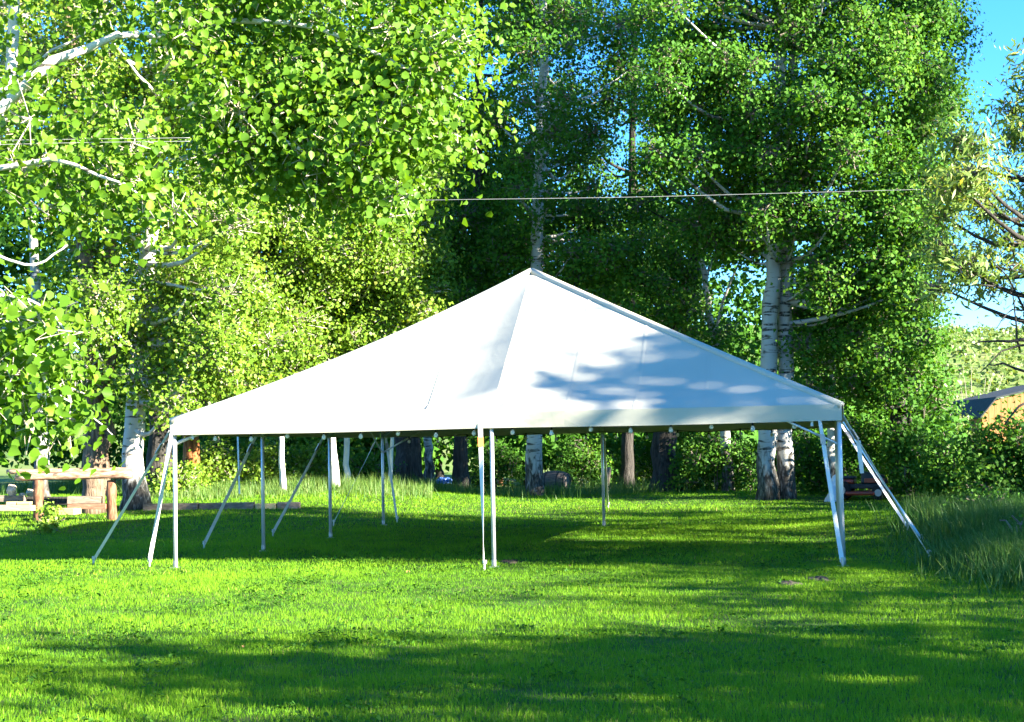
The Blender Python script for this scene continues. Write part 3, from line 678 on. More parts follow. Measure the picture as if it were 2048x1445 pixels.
# near cottonwood whose boughs hang into the picture from the left
fn = np.array([-7.2, 11.5, float(terr(-7.2, 11.5))])
nc = region([(340, 910, -60, 140, 12.2, 13.2, 14, .36, 230), (430, 920, 120, 310, 12.2, 13.2, 17, .34, 230), (560, 800, 290, 430, 12.3, 13.3, 8, .28, 150),
             (30, 310, 200, 430, 12, 13, 11, .27, 150), (240, 380, 380, 430, 11.5, 12.5, 2, .22, 70), (-20, 120, 120, 260, 11, 13, 3, .3, 90), (-100, 330, -120, 10, 11, 13, 5, .4, 130)], g)
lim = [([at(-420, 300, 12.2), at(-60, 260, 12.2), at(100, 128, 12.4), at(200, 88, 12.5), at(310, 62, 12.6), at(430, 130, 12.6), at(480, 190, 12.6)], None, .055, .016),
       ([at(-420, 300, 12.2), at(-40, 330, 12.6), at(8, 210, 12.8), at(22, 80, 12.9), at(45, -120, 13)], None, .065, .045),
       ([at(310, 62, 12.6), at(560, 40, 12.6), at(760, 110, 12.5), at(930, 200, 12.4)], None, .03, .008),
       ([at(430, 130, 12.6), at(560, 280, 12.5), at(700, 330, 12.5), at(800, 400, 12.5)], None, .022, .006),
       ([at(-300, 350, 12), at(0, 330, 11.9), at(150, 330, 11.8), at(290, 400, 11.8)], None, .035, .006),
       ([at(8, 200, 12.8), at(70, 130, 12.8), at(170, 60, 12.9), at(230, 10, 13)], None, .02, .006)]
tree('cottonwood_tree', 'near cottonwood whose large leaved boughs reach in from the upper left', fn, [fn, fn+np.array([0, 0, 1.5]), np.array([-6.7, 12, 3.2]), at(-420, 300, 12.2)+np.array([0, 0, .05]), at(-430, -200, 12.4)], .34, .16, BIRCH, nc, LEAF_NEAR, lsize=.066, shape='round', seed=60, per=11, sig=.14, twigmat=TWIG, twigr=.006, twigfrac=.8, limb=False, extra=lim, nleafobj=300, droop=.9)
# lower hanging bough: a second near tree, leaning in lower down
fn2 = np.array([-5.6, 9.4, 0.])
hc = region([(-60, 110, 590, 760, 9.6, 10.4, 7, .24, 66), (-40, 150, 720, 850, 9.6, 10.4, 6, .18, 46), (60, 195, 820, 890, 9.8, 10.3, 3, .10, 16), (80, 110, 890, 915, 9.9, 10.1, 1, .07, 11)], g)
tree('cottonwood_tree', 'near cottonwood with a low leafy bough hanging over the log rail at left', fn2, [fn2, fn2+np.array([0, 0, 1.2]), np.array([-5.3, 9.5, 2.6]), np.array([-5.2, 9.6, 4.5])], .16, .06, BIRCH, hc, LEAF_NEAR, lsize=.07, shape='round', seed=61, per=8, sig=.11, twigmat=TWIG, twigr=.005, twigfrac=.8, limb=False, nleafobj=300, droop=1.1,
     extra=[([np.array([-5.25, 9.5, 2.9]), at(-200, 560, 9.9), at(0, 640, 10), at(90, 760, 10), at(130, 850, 10)], None, .03, .006), ([at(-150, 600, 9.9), at(60, 600, 10), at(160, 700, 10)], None, .015, .004), ([at(90, 760, 10), at(100, 880, 10), at(98, 930, 10)], None, .008, .003), ([at(100, 780, 10), at(180, 830, 10), at(225, 870, 10)], None, .008, .003), ([at(-60, 490, 10.2), at(60, 530, 10.2), at(135, 490, 10.2)], None, .012, .006)])

# far wood behind everything
fc = region([(-150, 330, 250, 880, 58, 66, 34, 1.7, 330), (330, 900, 200, 900, 60, 68, 34, 1.7, 330), (860, 1320, 330, 860, 60, 68, 22, 1.6, 300), (1300, 1800, 420, 900, 55, 62, 30, 1.5, 300)], g)
P_, N_, T_ = [], [], []
for c, r, n_ in fc:
    p, nn, sc, rd, ix, tj = spray(np.asarray(c), np.array([r, r, r*.8]), n_, g, 12, .4); P_.append(p); N_.append(nn); T_.append(np.clip(.35+tj[ix]+g.normal(size=n_)*.15, 0, 1))
fc2 = region([(300, 860, 860, 935, 54, 58, 11, .8, 300), (930, 1330, 850, 930, 54, 58, 7, .8, 300), (1330, 1900, 840, 940, 50, 55, 18, .9, 300), (-200, 300, 700, 880, 62, 68, 10, 1.5, 300)], g)
for c, r, n_ in fc2:
    p, nn, sc, rd, ix, tj = spray(np.asarray(c), np.array([r, r, r*.8]), n_, g, 12, .3); P_.append(p); N_.append(nn); T_.append(np.clip(.45+tj[ix]+g.normal(size=n_)*.15, 0, 1))
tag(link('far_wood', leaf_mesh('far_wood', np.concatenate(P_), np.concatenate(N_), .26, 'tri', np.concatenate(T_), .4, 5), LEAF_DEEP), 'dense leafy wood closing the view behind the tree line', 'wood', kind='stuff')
# brush on the hillside
n_ = 900; by = g.uniform(70, 280, n_)**1.0; bx = by*g.uniform(.22, .46, n_); P_, N_ = [], []
for x, y in zip(bx, by):
    r = g.uniform(.5, 1.6); k = 26
    p, nn, *_ = spray(np.array([x, y, float(terr(x, y))+r*.5]), np.array([r, r, r*.7]), k, g, 6, .3); P_.append(p); N_.append(nn)
P_ = np.concatenate(P_)
tag(link('hillside_brush', leaf_mesh('hillside_brush', P_, np.concatenate(N_), .5, 'tri', np.clip(g.normal(size=len(P_))*.2+.5, 0, 1), .2, 6), LEAF_BRUSH), 'scrubby brush scattered over the hillside beyond the shed', 'brush', kind='stuff')

# ------------------------------------------------------------------ bushes
def bush(label, px, Yd, wpx, ptop, mat, n, seed, group='bushes along the edge of the lawn', lsize=.10, shape='tri', pbot=None, stems=5, twigmat=None, tint0=.5, depth=.6, sig=.14):
    f = gat(px, Yd); top = at(px, ptop, Yd)[2]; hw = wpx/2*Yd/FPX; hgt = top-f[2]
    gg = np.random.default_rng(seed*31+1); cl = []
    k = max(4, int(wpx*hgt/8)); k = min(k, 16)
    for i in range(k):
        fx = gg.uniform(-1, 1); zt = hgt*(1-.45*fx*fx)
        r = np.array([min(hw*.42, .7), .5*depth+.15, min(hgt*.3, .6)])*gg.uniform(.75, 1.15)
        cl.append((f+np.array([fx*hw*.75, gg.uniform(-depth, depth), max(gg.uniform(.1, .85)*zt, r[2]*.6)]), r, int(1.9*n/k)))
    ex = [(f+np.array([gg.uniform(-.1, .1)*hw, 0, -.05]), f+np.array([gg.uniform(-.8, .8)*hw, gg.uniform(-depth, depth)*.7, hgt*gg.uniform(.6, .95)]), .022, .006) for _ in range(stems)]
    t = tree('bush', label, f, None, 0, 0, twigmat or TWIGD, cl, mat, lsize=lsize, shape=shape, cat='bush', group=group, seed=seed, per=9, sig=sig, extra=ex, twigmat=twigmat or TWIGD, tint0=tint0, limb=False, twigfrac=.35)
    return t
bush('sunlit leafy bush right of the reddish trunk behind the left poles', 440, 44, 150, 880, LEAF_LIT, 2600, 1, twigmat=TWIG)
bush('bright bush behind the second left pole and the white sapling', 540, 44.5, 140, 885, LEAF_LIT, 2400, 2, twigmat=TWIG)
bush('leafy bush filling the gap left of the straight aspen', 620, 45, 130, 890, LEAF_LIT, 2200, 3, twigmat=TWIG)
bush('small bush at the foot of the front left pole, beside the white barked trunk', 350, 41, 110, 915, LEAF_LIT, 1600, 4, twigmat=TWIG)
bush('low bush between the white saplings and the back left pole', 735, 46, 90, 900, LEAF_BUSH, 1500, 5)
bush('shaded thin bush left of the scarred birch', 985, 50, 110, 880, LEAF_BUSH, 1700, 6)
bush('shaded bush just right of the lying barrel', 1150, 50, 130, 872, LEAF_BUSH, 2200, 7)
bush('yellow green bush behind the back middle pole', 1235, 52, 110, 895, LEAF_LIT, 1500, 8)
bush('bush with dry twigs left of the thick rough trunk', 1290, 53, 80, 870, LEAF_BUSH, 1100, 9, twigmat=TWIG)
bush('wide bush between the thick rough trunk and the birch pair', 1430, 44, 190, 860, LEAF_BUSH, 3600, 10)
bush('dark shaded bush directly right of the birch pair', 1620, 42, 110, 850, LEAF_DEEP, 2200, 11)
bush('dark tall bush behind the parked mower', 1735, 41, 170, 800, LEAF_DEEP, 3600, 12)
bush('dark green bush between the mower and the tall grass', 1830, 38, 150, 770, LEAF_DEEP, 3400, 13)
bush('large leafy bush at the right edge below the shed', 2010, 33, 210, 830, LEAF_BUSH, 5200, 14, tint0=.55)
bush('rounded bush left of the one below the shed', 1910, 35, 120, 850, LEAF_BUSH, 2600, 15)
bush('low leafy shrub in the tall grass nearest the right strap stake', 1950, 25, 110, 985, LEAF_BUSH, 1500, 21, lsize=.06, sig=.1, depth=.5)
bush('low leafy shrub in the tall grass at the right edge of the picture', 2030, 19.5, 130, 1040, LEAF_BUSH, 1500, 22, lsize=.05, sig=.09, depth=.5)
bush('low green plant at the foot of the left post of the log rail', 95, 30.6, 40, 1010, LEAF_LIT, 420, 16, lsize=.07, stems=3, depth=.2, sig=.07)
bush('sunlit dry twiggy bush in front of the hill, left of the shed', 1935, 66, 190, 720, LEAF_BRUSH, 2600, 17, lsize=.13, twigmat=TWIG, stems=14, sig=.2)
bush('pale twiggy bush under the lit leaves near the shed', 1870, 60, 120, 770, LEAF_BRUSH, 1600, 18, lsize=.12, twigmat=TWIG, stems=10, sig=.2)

# trees standing out of the picture to the right, behind the camera: they throw the shade on the lawn and the tent
def shade_tree(label, t, q, top, cl, seed, n=260, ls=.24):
    c = sunpos(t, 0, q); f = np.array([c[0], c[1], float(terr(c[0], c[1]))])
    clumps = [(sunpos(tt, vv, q+g.uniform(-1, 1)), r, int(n*r*r)) for tt, vv, r in cl]
    tree('cottonwood_tree', label, f, [f, f+np.array([.1, .1, 3]), sunpos(t, top*.6, q), sunpos(t, top-.4, q)], .25, .06, DARKB, clumps, LEAF_DEEP, lsize=ls, seed=seed, group='trees standing right of the camera', per=16, sig=.4, nside=8, twigfrac=0)
def suntv(p):
    q = p[:2]@DS; return (p[:2]@TE, p[2]-math.tan(EL)*q)
SUNNY = [(suntv(at(*a)), r) for a, r in (((1270, 560, 42), 1.0), ((1400, 170, 38), .8), ((1650, 130, 37), .9), ((1330, 340, 38), .7), ((1480, 560, 39), .7), ((1545, 885, 38.5), .6), ((1440, 900, 43), .7), ((1900, 300, 27), 1.2), ((1700, 520, 38), .6), ((1760, 740, 38), .8), ((1230, 900, 50), .6))]
def fill(t0, t1, v0, v1, k, r, keep=1.):
    out = []; ar = max(1, int(round(math.sqrt(k*(t1-t0)/(v1-v0))))); br = int(math.ceil(k/ar))
    for i in range(ar):
        for j in range(br):
            c = (t0+(i+g.uniform(.1, .9))*(t1-t0)/ar, v0+(j+g.uniform(.1, .9))*(v1-v0)/br, r*g.uniform(.7, 1.2))
            if g.random() < keep and all(math.hypot(c[0]-h[0], c[1]-h[1]) > hr+c[2] for h, hr in SUNNY): out.append(c)
    return out
def under(line, cl):                      # keep the clumps below a slanting skyline given as (t, v) points
    ts, vs = zip(*line); return [c for c in cl if c[1]+c[2]*.8 < np.interp(c[0], ts, vs)]
shade_tree('low spreading tree whose shade covers the near lawn', 9.4, 10, 3.4, under([(6.5, 2.4), (8.6, 3.3), (9.8, 3.3), (11, 2.4), (12.4, 2.0)], fill(7.0, 12.2, -1.4, 3.0, 46, .55, .85)), 70, 520)
shade_tree('young tree whose shade lies on the right end of the tent', 20.6, 14, 6.4, fill(18.55, 23.2, .6, 5.9, 52, .58, 1), 71, 460)
shade_tree('young tree standing between the two shading the lawn', 15.5, 12, 3.2, under([(12, 1.5), (13, 2.1), (15, 2.8), (17, 3.5), (18.6, 4.0)], fill(12.3, 18.1, -1.0, 3.2, 48, .45, .93)), 74, 520, .2)
shade_tree('tall tree shading the middle of the tree line', 42, 16, 24, fill(39.4, 46, 6, 26, 46, 1.3, .95), 72, 280, .3)
shade_tree('tall slender tree shading the right of the tree line', 36.8, 17, 18, fill(35.6, 39, 5, 17, 20, .8, .55) + fill(37, 39.6, 2, 5.2, 10, .6), 73, 300, .28)
shade_tree('middle sized tree shading the far corner of the lawn', 28, 15, 7, fill(24.0, 34, -.5, 5.5, 40, .75, .9), 75, 300, .26)

# ------------------------------------------------------------------ log rail, timbers, rocks
LOG = noise_mat('peeled_log', [(.3, (.13, .065, .04)), (.5, (.33, .20, .125)), (.72, (.54, .42, .31))], scale=5, mapping=(1, 4, 4), distort=.6, bump=.6, bdist=.015)
LOGP = noise_mat('peeled_post', [(.3, (.07, .03, .017)), (.5, (.18, .085, .045)), (.75, (.32, .19, .11))], scale=5, mapping=(4, 4, 1), distort=.6, bump=.6, bdist=.015)
TIMB = noise_mat('weathered_timber', [(.3, (.10, .075, .055)), (.55, (.21, .165, .12)), (.75, (.33, .27, .21))], scale=5, mapping=(1, 6, 6), distort=.5, bump=.5, bdist=.01)
PLANK = noise_mat('fresh_plank', [(.3, (.42, .29, .12)), (.6, (.58, .42, .20)), (.8, (.66, .52, .30))], scale=5, mapping=(1, 6, 6), distort=.5, bump=.4, bdist=.008)
REDT = noise_mat('reddish_timber', [(.3, (.14, .06, .035)), (.6, (.30, .15, .09)), (.8, (.40, .24, .15))], scale=5, mapping=(1, 6, 6), distort=.5, bump=.5, bdist=.01)
pl, pr = gnd(77, 1046), gnd(222, 1042)
pr[1] = pl[1]+.15; pr[0] = (222-1024)/FPX*pr[1]
rl = empty('log_rail', tuple((pl+pr)/2), 'rustic rail of peeled logs on two reddish posts at left', 'log rail'); ro = (pl+pr)/2
YR = float(pl[1])
def wob(pts, rad, n=10, jit=.006):
    v, f = tube_arr(pts, rad, n); v = np.array(v)+np.random.default_rng(int(abs(pts[0][0])*100)).normal(size=(len(v), 3))*jit; return MB().add(v, f)
for p_, px in ((pl, 77), (pr, 222)):
    tp = at(px, 957, p_[1])
    pts = [p_-np.array([0, 0, .15]), p_+np.array([0, 0, .02]), p_*.5+tp*.5, tp]
    wob(np.array([p_*(1-k/8)+tp*k/8 for k in range(9)])-ro-np.array([0, 0, .05]), [.105+.012*math.sin(k*1.3) for k in range(9)], 12, .005).build('post', LOGP, rl, None, True)
a, b_ = at(32, 954, YR), at(265, 949, YR)
wob(np.array([a*(1-k/14)+b_*k/14 for k in range(15)])-ro+np.array([0, 0, -.005]), [.082+.008*math.sin(k*1.1) for k in range(15)], 12, .004).build('rail', LOG, rl, None, True)
a, b_ = at(14, 944, YR+.14), at(265, 940, YR+.14)
wob(np.array([a*(1-k/14)+b_*k/14 for k in range(15)])-ro, [.052+.006*math.sin(k*1.7) for k in range(15)], 10, .003).build('rail', LOG, rl, None, True)
def timber(name, label, px0, px1, py0, py1, Yd, mat, dep=.18, skew=0, cat='timber', group='timbers lying behind the log rail', roll=0):
    a = at(px0, (py0+py1)/2, Yd); b = at(px1, (py0+py1)/2, Yd+skew); h = (py1-py0)/FPX*Yd
    c = (a+b)/2; L = float(np.linalg.norm(b-a)); an = math.atan2(b[1]-a[1], b[0]-a[0])
    o = MB().box((-L/2, -dep/2, -h/2), (L/2, dep/2, h/2), None, .006).build(name, mat, None, None, False, .008)
    o.location = c; o.rotation_euler = (roll, -math.asin((b[2]-a[2])/L), an)
    zt = float(terr(c[0], c[1]))
    return tag(o, label, cat, group)
timber('timber', 'weathered brown timber at the left edge under the rocks', -60, 50, 991, 1004, 33.5, TIMB)
timber('timber', 'weathered square timber with hewn end between the rail posts', 136, 204, 993, 1007, 33.2, TIMB, .3, .1)
timber('timber', 'thin reddish timber under the hewn one between the rail posts', 138, 214, 1008, 1018, 33.2, REDT, .26)
timber('plank', 'pale yellow plank on the ground left of the left rail post', -40, 67, 1011, 1022, 32.2, PLANK, .3, 0, 'plank')
timber('plank', 'pale yellow plank on the ground right of the left rail post', 106, 155, 1017, 1029, 32.0, PLANK, .35, -.1, 'plank')
timber('block', 'short pale block lying behind the yellow plank at left', 15, 34, 1004, 1010, 32.8, PLANK, .2, 0, 'block')
timber('block', 'pale block beside the left rail post, right of the shorter one', 36, 62, 1004, 1010, 32.8, PLANK, .2, 0, 'block')
timber('timber', 'dark low timber standing in shade behind the left rail post', 50, 140, 994, 1010, 34.2, DARKB, .2)
ROCK = noise_mat('tan_rock', [(.3, (.30, .23, .15)), (.6, (.50, .41, .29)), (.8, (.60, .52, .40))], scale=5, bump=.8, bdist=.03)
def rock(label, px, py, wpx, hpx, Yd, seed):
    gg = np.random.default_rng(seed); c = at(px, py, Yd); rx = wpx/2*Yd/FPX; rz = hpx/2*Yd/FPX
    V = []; F = []; nu, nv = 10, 6
    for j in range(nv+1):
        for i in range(nu):
            th, ph = 2*math.pi*i/nu, math.pi*j/nv
            d = np.array([math.sin(ph)*math.cos(th), math.sin(ph)*math.sin(th), math.cos(ph)])
            k = 1+.16*math.sin(3*th+seed+2*ph)+.1*math.sin(5*ph+seed*2+th) if 0 < j < nv else 1
            V.append(d*k*np.array([rx, rx*.9, rz]))
    for j in range(nv):
        for i in range(nu):
            F.append((j*nu+i, (j+1)*nu+i, (j+1)*nu+(i+1) % nu, j*nu+(i+1) % nu))
    o = MB().add(V, F).build('rock', ROCK, None, None, False); o.location = c
    tag(o, label, 'rock', 'rocks behind the log rail')
rock('upright tan rock resting on the timber at the left edge', 24, 981, 20, 24, 33.5, 1)
rock('small pale rock right of the upright tan one', 45, 990, 13, 8, 33.6, 2)
rock('blocky tan rock touching the left rail post', 60, 986, 17, 15, 33.9, 4)
# lawn edging timbers
E0, E1 = gnd(288, 1021), gnd(598, 1018)
segs = [(288, 400, TIMB, 'long dark edging timber running behind the front left pole', 1.0), (402, 512, TIMB, 'middle edging timber crossing behind the second left strap', 1.0), (513, 556, PLANK, 'short pale edging block beside the second left pole', .8), (557, 602, TIMB, 'end edging timber right of the pale block', 1.0)]
for px0, px1, mt_, lb_, hs in segs:
    a = E0+(E1-E0)*(px0-288)/310; b = E0+(E1-E0)*(px1-290)/310
    c = (a+b)/2; L = float(np.linalg.norm(b-a)); an = math.atan2(b[1]-a[1], b[0]-a[0])
    o = MB().box((-L/2, -.09, -.05), (L/2, .09, .15*hs), None, .006).build('edging_timber', mt_, None, None, False, .008)
    o.location = (c[0], c[1], float(terr(c[0], c[1]))); o.rotation_euler = (0, 0, an); tag(o, lb_, 'timber', 'timbers edging the lawn')
# white garden chair at the left edge
WPL = plain('white_plastic', (.75, .75, .73), .4, .4, var=.04)
cb = gnd(2, 1050); cb = cb+np.array([-.42, 0, 0])
ch = empty('garden_chair', tuple(cb), 'white plastic garden chair cut off by the left edge', 'chair', None, .3)
for sx_, sy_ in ((-1, -1), (1, -1), (-1, 1), (1, 1)):
    MB().tube([(sx_*.20, sy_*.19, .42), (sx_*.25, sy_*.25, 0)], [.03, .018], 8).build('leg', WPL, ch, None, True)
MB().box((-.24, -.24, .41), (.24, .24, .445)).build('seat', WPL, ch, None, False, .012)
bk = MB()
for k in range(5): bk.box((-.2+k*.09, .2, .44), (-.15+k*.09, .225, .84), Matrix.Shear('XZ', 4, (0, 0)) if False else None)
bk.box((-.23, .198, .80), (.23, .23, .88)); bk.build('backrest', WPL, ch, None, False, .008)
for sx_ in (-1, 1):
    MB().tube([(sx_*.25, -.22, .44), (sx_*.27, -.2, .64), (sx_*.27, .18, .66)], .02, 8).build('armrest', WPL, ch, None, True)

# ------------------------------------------------------------------ things under the trees
BAR = noise_mat('grey_barrel_wood', [(.3, (.08, .065, .055)), (.6, (.17, .14, .12)), (.8, (.25, .22, .19))], scale=6, mapping=(1, 5, 5), bump=.4)
BLK = plain('black_iron', (.02, .02, .02), .5, .4)
bc = gnd(1112, 988); bc[1] += 1.0; bc[2] = float(terr(bc[0], bc[1]))
br_ = empty('barrel', tuple(bc), 'old wooden barrel lying on its side right of the scarred birch', 'barrel', None, -.5)
prof = [(-.44, .25), (-.3, .305), (-.12, .335), (.05, .34), (.22, .32), (.36, .285), (.44, .25)]
ns = 18
for k in range(ns):
    a0, a1 = 2*math.pi*k/ns, 2*math.pi*(k+.93)/ns; v = []; f = []
    for (x, r) in prof:
        for rr in (r, r-.03):
            for a in (a0, a1): v.append((x, rr*math.cos(a), .34+rr*math.sin(a)))
    for i in range(len(prof)-1):
        o = 4*i
        f += [(o, o+1, o+5, o+4), (o+2, o+6, o+7, o+3), (o, o+4, o+6, o+2), (o+1, o+3, o+7, o+5)]
    f += [(0, 2, 3, 1), (4*len(prof)-4, 4*len(prof)-3, 4*len(prof)-1, 4*len(prof)-2)]
    MB().add(v, f).build('stave', BAR, br_)
for x, r in ((-.40, .272), (-.2, .33), (.2, .33), (.40, .276)):
    MB().tube([(x-.02, 0, .34), (x+.02, 0, .34)], r, 24, False).build('hoop', BLK, br_, None, True)
for x in (-.40, .40): MB().tube([(x-.01, 0, .34), (x+.01, 0, .34)], .235, 20).build('head', BAR, br_)
# blue tarpaulin heap
tp = gnd(886, 968); tp[1] = 52; tp = gat(886, 52)
V, F = [], []; gg = np.random.default_rng(3); nn_ = 14
for j in range(nn_+1):
    for i in range(nn_+1):
        x, y = (i/nn_-.5)*2, (j/nn_-.5)*2; r = max(abs(x), abs(y))
        V.append((x*.46+gg.normal()*.02, y*.4+gg.normal()*.02, max(0.0, .30*(1-r**2)+gg.normal()*.03)))
for j in range(nn_):
    for i in range(nn_): k = j*(nn_+1)+i; F.append((k, k+1, k+nn_+2, k+nn_+1))
o = MB().add(V, F).build('tarpaulin', plain('blue_tarp', (.07, .16, .42), .4, .4), None, None, False); o.location = tp; o.scale = (.95, .9, .7)
tag(o, 'crumpled blue tarpaulin heap in the gap between dark trunks', 'tarpaulin')
# riding mower
RED = plain('red_paint', (.26, .035, .015), .35, .5); RUB = plain('black_rubber', (.018, .018, .018), .8, .2)
mw = gat(1712, 38.3)
mo = empty('riding_mower', tuple(mw), 'red and black riding mower parked in shade before the dark hedge', 'mower', None, -.35)
MB().box((-.55, -.26, .28), (.6, .26, .40)).build('chassis', BLK, mo, None, False, .02)
hd = MB(); hd.add([(.05, -.25, .40), (.72, -.22, .40), (.72, .22, .40), (.05, .25, .40), (.08, -.22, .72), (.60, -.17, .62), (.60, .17, .62), (.08, .22, .72)], [(0,3,2,1), (4,5,6,7), (0,1,5,4), (1,2,6,5), (2,3,7,6), (3,0,4,7)])
hd.build('hood', BLK, mo, None, False, .04)
MB().box((.15, -.262, .43), (.66, -.245, .54)).build('hood_stripe', RED, mo, None, False, .01)
MB().box((-.62, -.30, .40), (-.1, .30, .52)).build('fender', RED, mo, None, False, .05)
st = MB().box((-.48, -.2, .52), (-.08, .2, .60)); st.box((-.52, -.2, .56), (-.42, .2, .90)); st.build('seat', BLK, mo, None, False, .04)
MB().box((-.3, -.52, .12), (.42, .52, .22)).build('cutting_deck', RED, mo, None, False, .04)
MB().tube([(.15, 0, .65), (.02, 0, .86)], .018, 8).build('steering_column', BLK, mo, None, True)
sw = [np.array([.02+.06*math.cos(k*math.pi/8), .17*math.sin(k*math.pi/8), .86+.1*math.cos(k*math.pi/8)]) for k in range(17)]
MB().tube(sw, .014, 6, False).build('steering_wheel', BLK, mo, None, True)
MB().box((.66, -.24, .24), (.78, .24, .31)).build('bumper', RED, mo, None, False, .01)
for x, r, wd in ((-.42, .25, .2), (.5, .18, .14)):
    for s_ in (-1, 1):
        wl = MB().tube([(x, s_*(.36-wd/2), r), (x, s_*(.36-wd/2+.02), r), (x, s_*(.36+wd/2-.02), r), (x, s_*(.36+wd/2), r)], [r*.9, r, r, r*.9], 18).build('wheel', RUB, mo, None, True)
        MB().tube([(x, s_*(.36+wd/2+.003), r), (x, s_*(.36+wd/2+.012), r)], r*.5, 14).build('rim', STEEL, wl)
# pale sheet bundle beside mower
gb = gat(1656, 37.6)
V, F = [], []; nu = 12
for j in range(8):
    for i in range(nu):
        a = 2*math.pi*i/nu; r = [.16, .17, .14, .10, .08, .09, .07, .02][j]*(1+.22*math.sin(3*a+j)+gg.normal()*.08)
        V.append((r*math.cos(a)+.02*j, r*math.sin(a), [0, .08, .2, .33, .45, .56, .64, .68][j]))
for j in range(7):
    for i in range(nu): F.append((j*nu+i, j*nu+(i+1) % nu, (j+1)*nu+(i+1) % nu, (j+1)*nu+i))
o = MB().add(V, F).build('sheet_bundle', plain('pale_plastic_sheet', (.55, .60, .66), .35, .4), None, None, True); o.location = gb; tag(o, 'pale plastic sheet bundled on the grass left of the mower', 'plastic sheet')
# weathered stump, old post
sp_ = gat(1208, 47); o = MB().tube([(0, 0, -.05), (0, 0, .3), (.02, 0, .62), (.12, .0, .72)], [.12, .10, .13, .05], 9).build('stump', TIMB, None, None, True); o.location = sp_; tag(o, 'weathered tan stump behind the back middle pole', 'stump')
for px, Yd, h, lb in ((996, 54, 1.3, 'reddish wooden post in the shade left of the scarred birch'), (1042, 56, 1.8, 'tall reddish wooden post touching the left of the scarred birch'), (1250, 58, 1.0, 'grey fence post out in the sunny grass behind the tent')):
    f = gat(px, Yd); v, fc_ = tube_arr([(0, 0, -.1), (0, 0, h*.5), (.02, 0, h)], [.11, .10, .09], 9); o = MB().add(v, fc_).build('fence_post', LOGP if 'reddish' in lb else TIMB, None, None, True); o.location = f; tag(o, lb, 'post', 'posts behind the tree line')

# ------------------------------------------------------------------ shed
SIDE = noise_mat('orange_siding', [(.3, (.27, .12, .045)), (.6, (.38, .18, .07)), (.8, (.45, .24, .10))], scale=4, mapping=(5, 5, .6), bump=.3, bdist=.01)
ROOF = noise_mat('grey_roofing', [(.3, (.03, .036, .038)), (.7, (.06, .07, .07))], scale=6, bump=.4)
Ys = 60.0
xe = at(1958, 836, Ys)[0]; xb = at(1990, 796, Ys)[0]; xp = at(2130, 757, Ys)[0]
ze = at(1958, 838, Ys)[2]; zb = at(1990, 798, Ys)[2]; zp = at(2130, 764, Ys)[2]
gz = float(terr(xp, Ys))
sh = empty('shed', (xp, Ys, gz), 'orange board shed with a grey gambrel roof at the right edge', 'shed'); so = np.array([xp, Ys, gz])
def roofz(x):
    d = abs(x-xp); 
    return (zp+(zb-zp)*(d/(xp-xb)) if d < xp-xb else zb+(ze-zb)*((d-(xp-xb))/(xb-xe)))-gz
nb = 26; x0, x1 = xe+.12, 2*xp-xe-.12
wb = (x1-x0)/nb
MB().add([(x0-xp, .06, 0), (x1-xp, .06, 0)]+[(x-xp, .06, roofz(x)-.06) for x in (x1, 2*xp-xb, xp, xb, x0)], [(0, 1, 2, 3, 4, 5, 6)]).build('wall_back_board', SIDE, sh)
for k in range(nb):
    xa, xb_ = x0+k*wb+.006, x0+(k+1)*wb-.006
    za, zb_ = roofz(xa)-.07, roofz(xb_)-.07
    v = [(xa-xp, 0, 0), (xb_-xp, 0, 0), (xb_-xp, 0, zb_), (xa-xp, 0, za)]; v += [(p[0], .03, p[2]) for p in v]
    MB().add(v, [(0,1,2,3), (7,6,5,4), (0,4,5,1), (1,5,6,2), (2,6,7,3), (3,7,4,0)]).build('board', SIDE, sh)
for (a, b) in ((xe, xb), (xb, xp), (xp, 2*xp-xb), (2*xp-xb, 2*xp-xe)):
    za, zb_ = roofz(a+1e-6), roofz(b-1e-6)
    v = [(a-xp, -.22, za), (b-xp, -.22, zb_), (b-xp, 6, zb_), (a-xp, 6, za)]; v += [(p[0], p[1], p[2]+.07) for p in v]
    MB().add(v, [(3,2,1,0), (4,5,6,7), (0,1,5,4), (1,2,6,5), (2,3,7,6), (3,0,4,7)]).build('roof_slope', ROOF, sh)
for x in (x0, x1): MB().box((x-xp-.03, .07, 0), (x-xp+.03, 5.8, roofz(x)-.08)).build('side_wall', SIDE, sh)

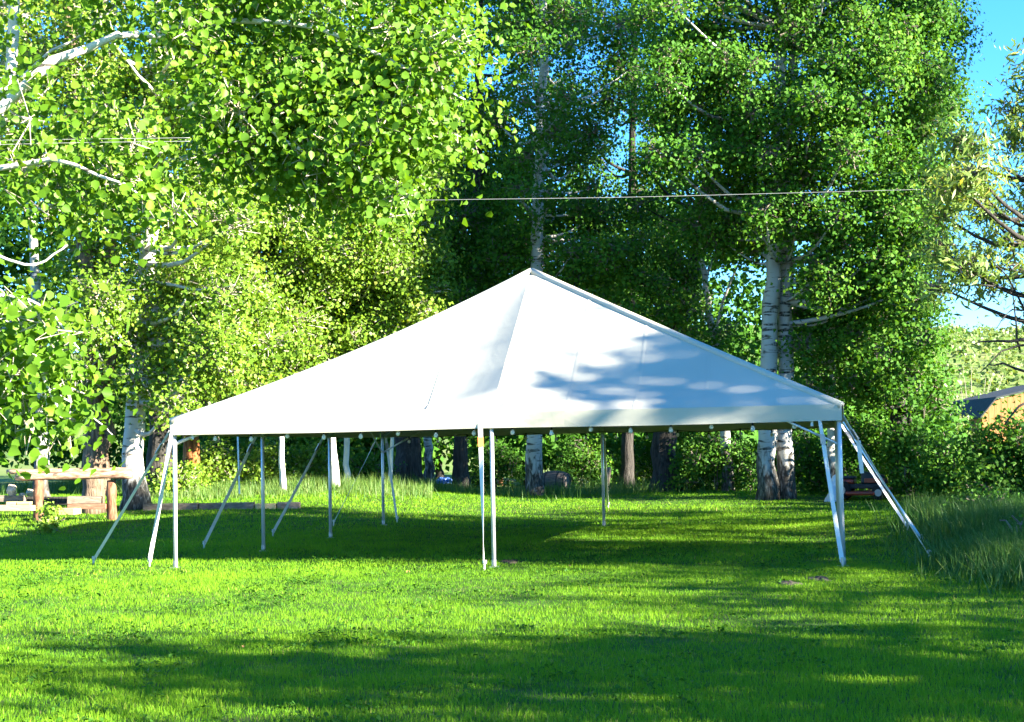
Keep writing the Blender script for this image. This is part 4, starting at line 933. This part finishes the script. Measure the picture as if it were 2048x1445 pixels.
# ------------------------------------------------------------------ overhead wires
WIRE = plain('pale_wire', (.34, .34, .32), .5, .3)
def wire(label, pts, r, n=24):
    p = spline(pts, n); o0 = p[0].copy(); v, f = tube_arr(p-o0, r, 5); o = MB().add(v, f).build('overhead_wire', WIRE, None, None, True); o.location = o0; tag(o, label, 'wire', 'overhead wires')
wire('long pale wire crossing the dark trees above the tent peak', [at(700, 404, 34), at(900, 400, 33.5), at(1250, 395, 33), at(1600, 386, 32.5), at(1890, 378, 32)], .005)
wire('upper of two short pale wires among the upper left leaves', [at(-80, 282, 11.6), at(150, 279, 11.6), at(380, 276, 11.6)], .002)
wire('lower of two short pale wires among the upper left leaves', [at(-80, 292, 11.6), at(150, 286, 11.6), at(380, 283, 11.6)], .002)

# a few fallen leaves and bare clods on the lawn
DEADL = plain('dead_leaf', (.33, .17, .07), .8, .2)
for k, (px, py, lb) in enumerate(((487, 1307, 'curled brown leaf on the near lawn at the edge of the shade'), (817, 1152, 'small brown leaf on the sunny lawn left of the middle pole'), (1140, 1140, 'small brown leaf on the lawn right of the middle pole'))):
    c = gnd(px, py); me = leaf_mesh('fallen_leaf', np.zeros((1, 3)), np.array([[.1, -.5, .8]]), .05, 'round', np.array([.5]), 0, k)
    o = link('fallen_leaf', me, DEADL, None, Vector((c[0], c[1], c[2]+.05))); tag(o, lb, 'leaf', 'fallen leaves on the lawn')
CLOD = noise_mat('dark_soil', [(.3, (.03, .025, .018)), (.7, (.09, .075, .055))], scale=9, bump=.8, bdist=.03)
for H_, lb in zip(HOLES, ('bare dark patch of soil in the lawn left of the right front pole', 'second bare soil patch in the lawn, nearer the right front pole', 'dark scraped soil patch just right of the front middle pole')):
    V = []; F = []; nu = 12
    for j in range(4):
        for i in range(nu):
            a = 2*math.pi*i/nu; r = [.02, .3, .7, 1][j]*(1+.2*math.sin(3*a+H_[0]*5))
            V.append((r*.16*math.cos(a), r*.32*math.sin(a), [.03, .026, .015, -.02][j]+gg.normal()*.006))
    for j in range(3):
        for i in range(nu): F.append((j*nu+i, (j+1)*nu+i, (j+1)*nu+(i+1) % nu, j*nu+(i+1) % nu))
    F.append(tuple(range(nu-1, -1, -1)))
    o = MB().add(V, F).build('soil_patch', CLOD, None, None, False); o.location = H_; tag(o, lb, 'soil patch', kind='structure')
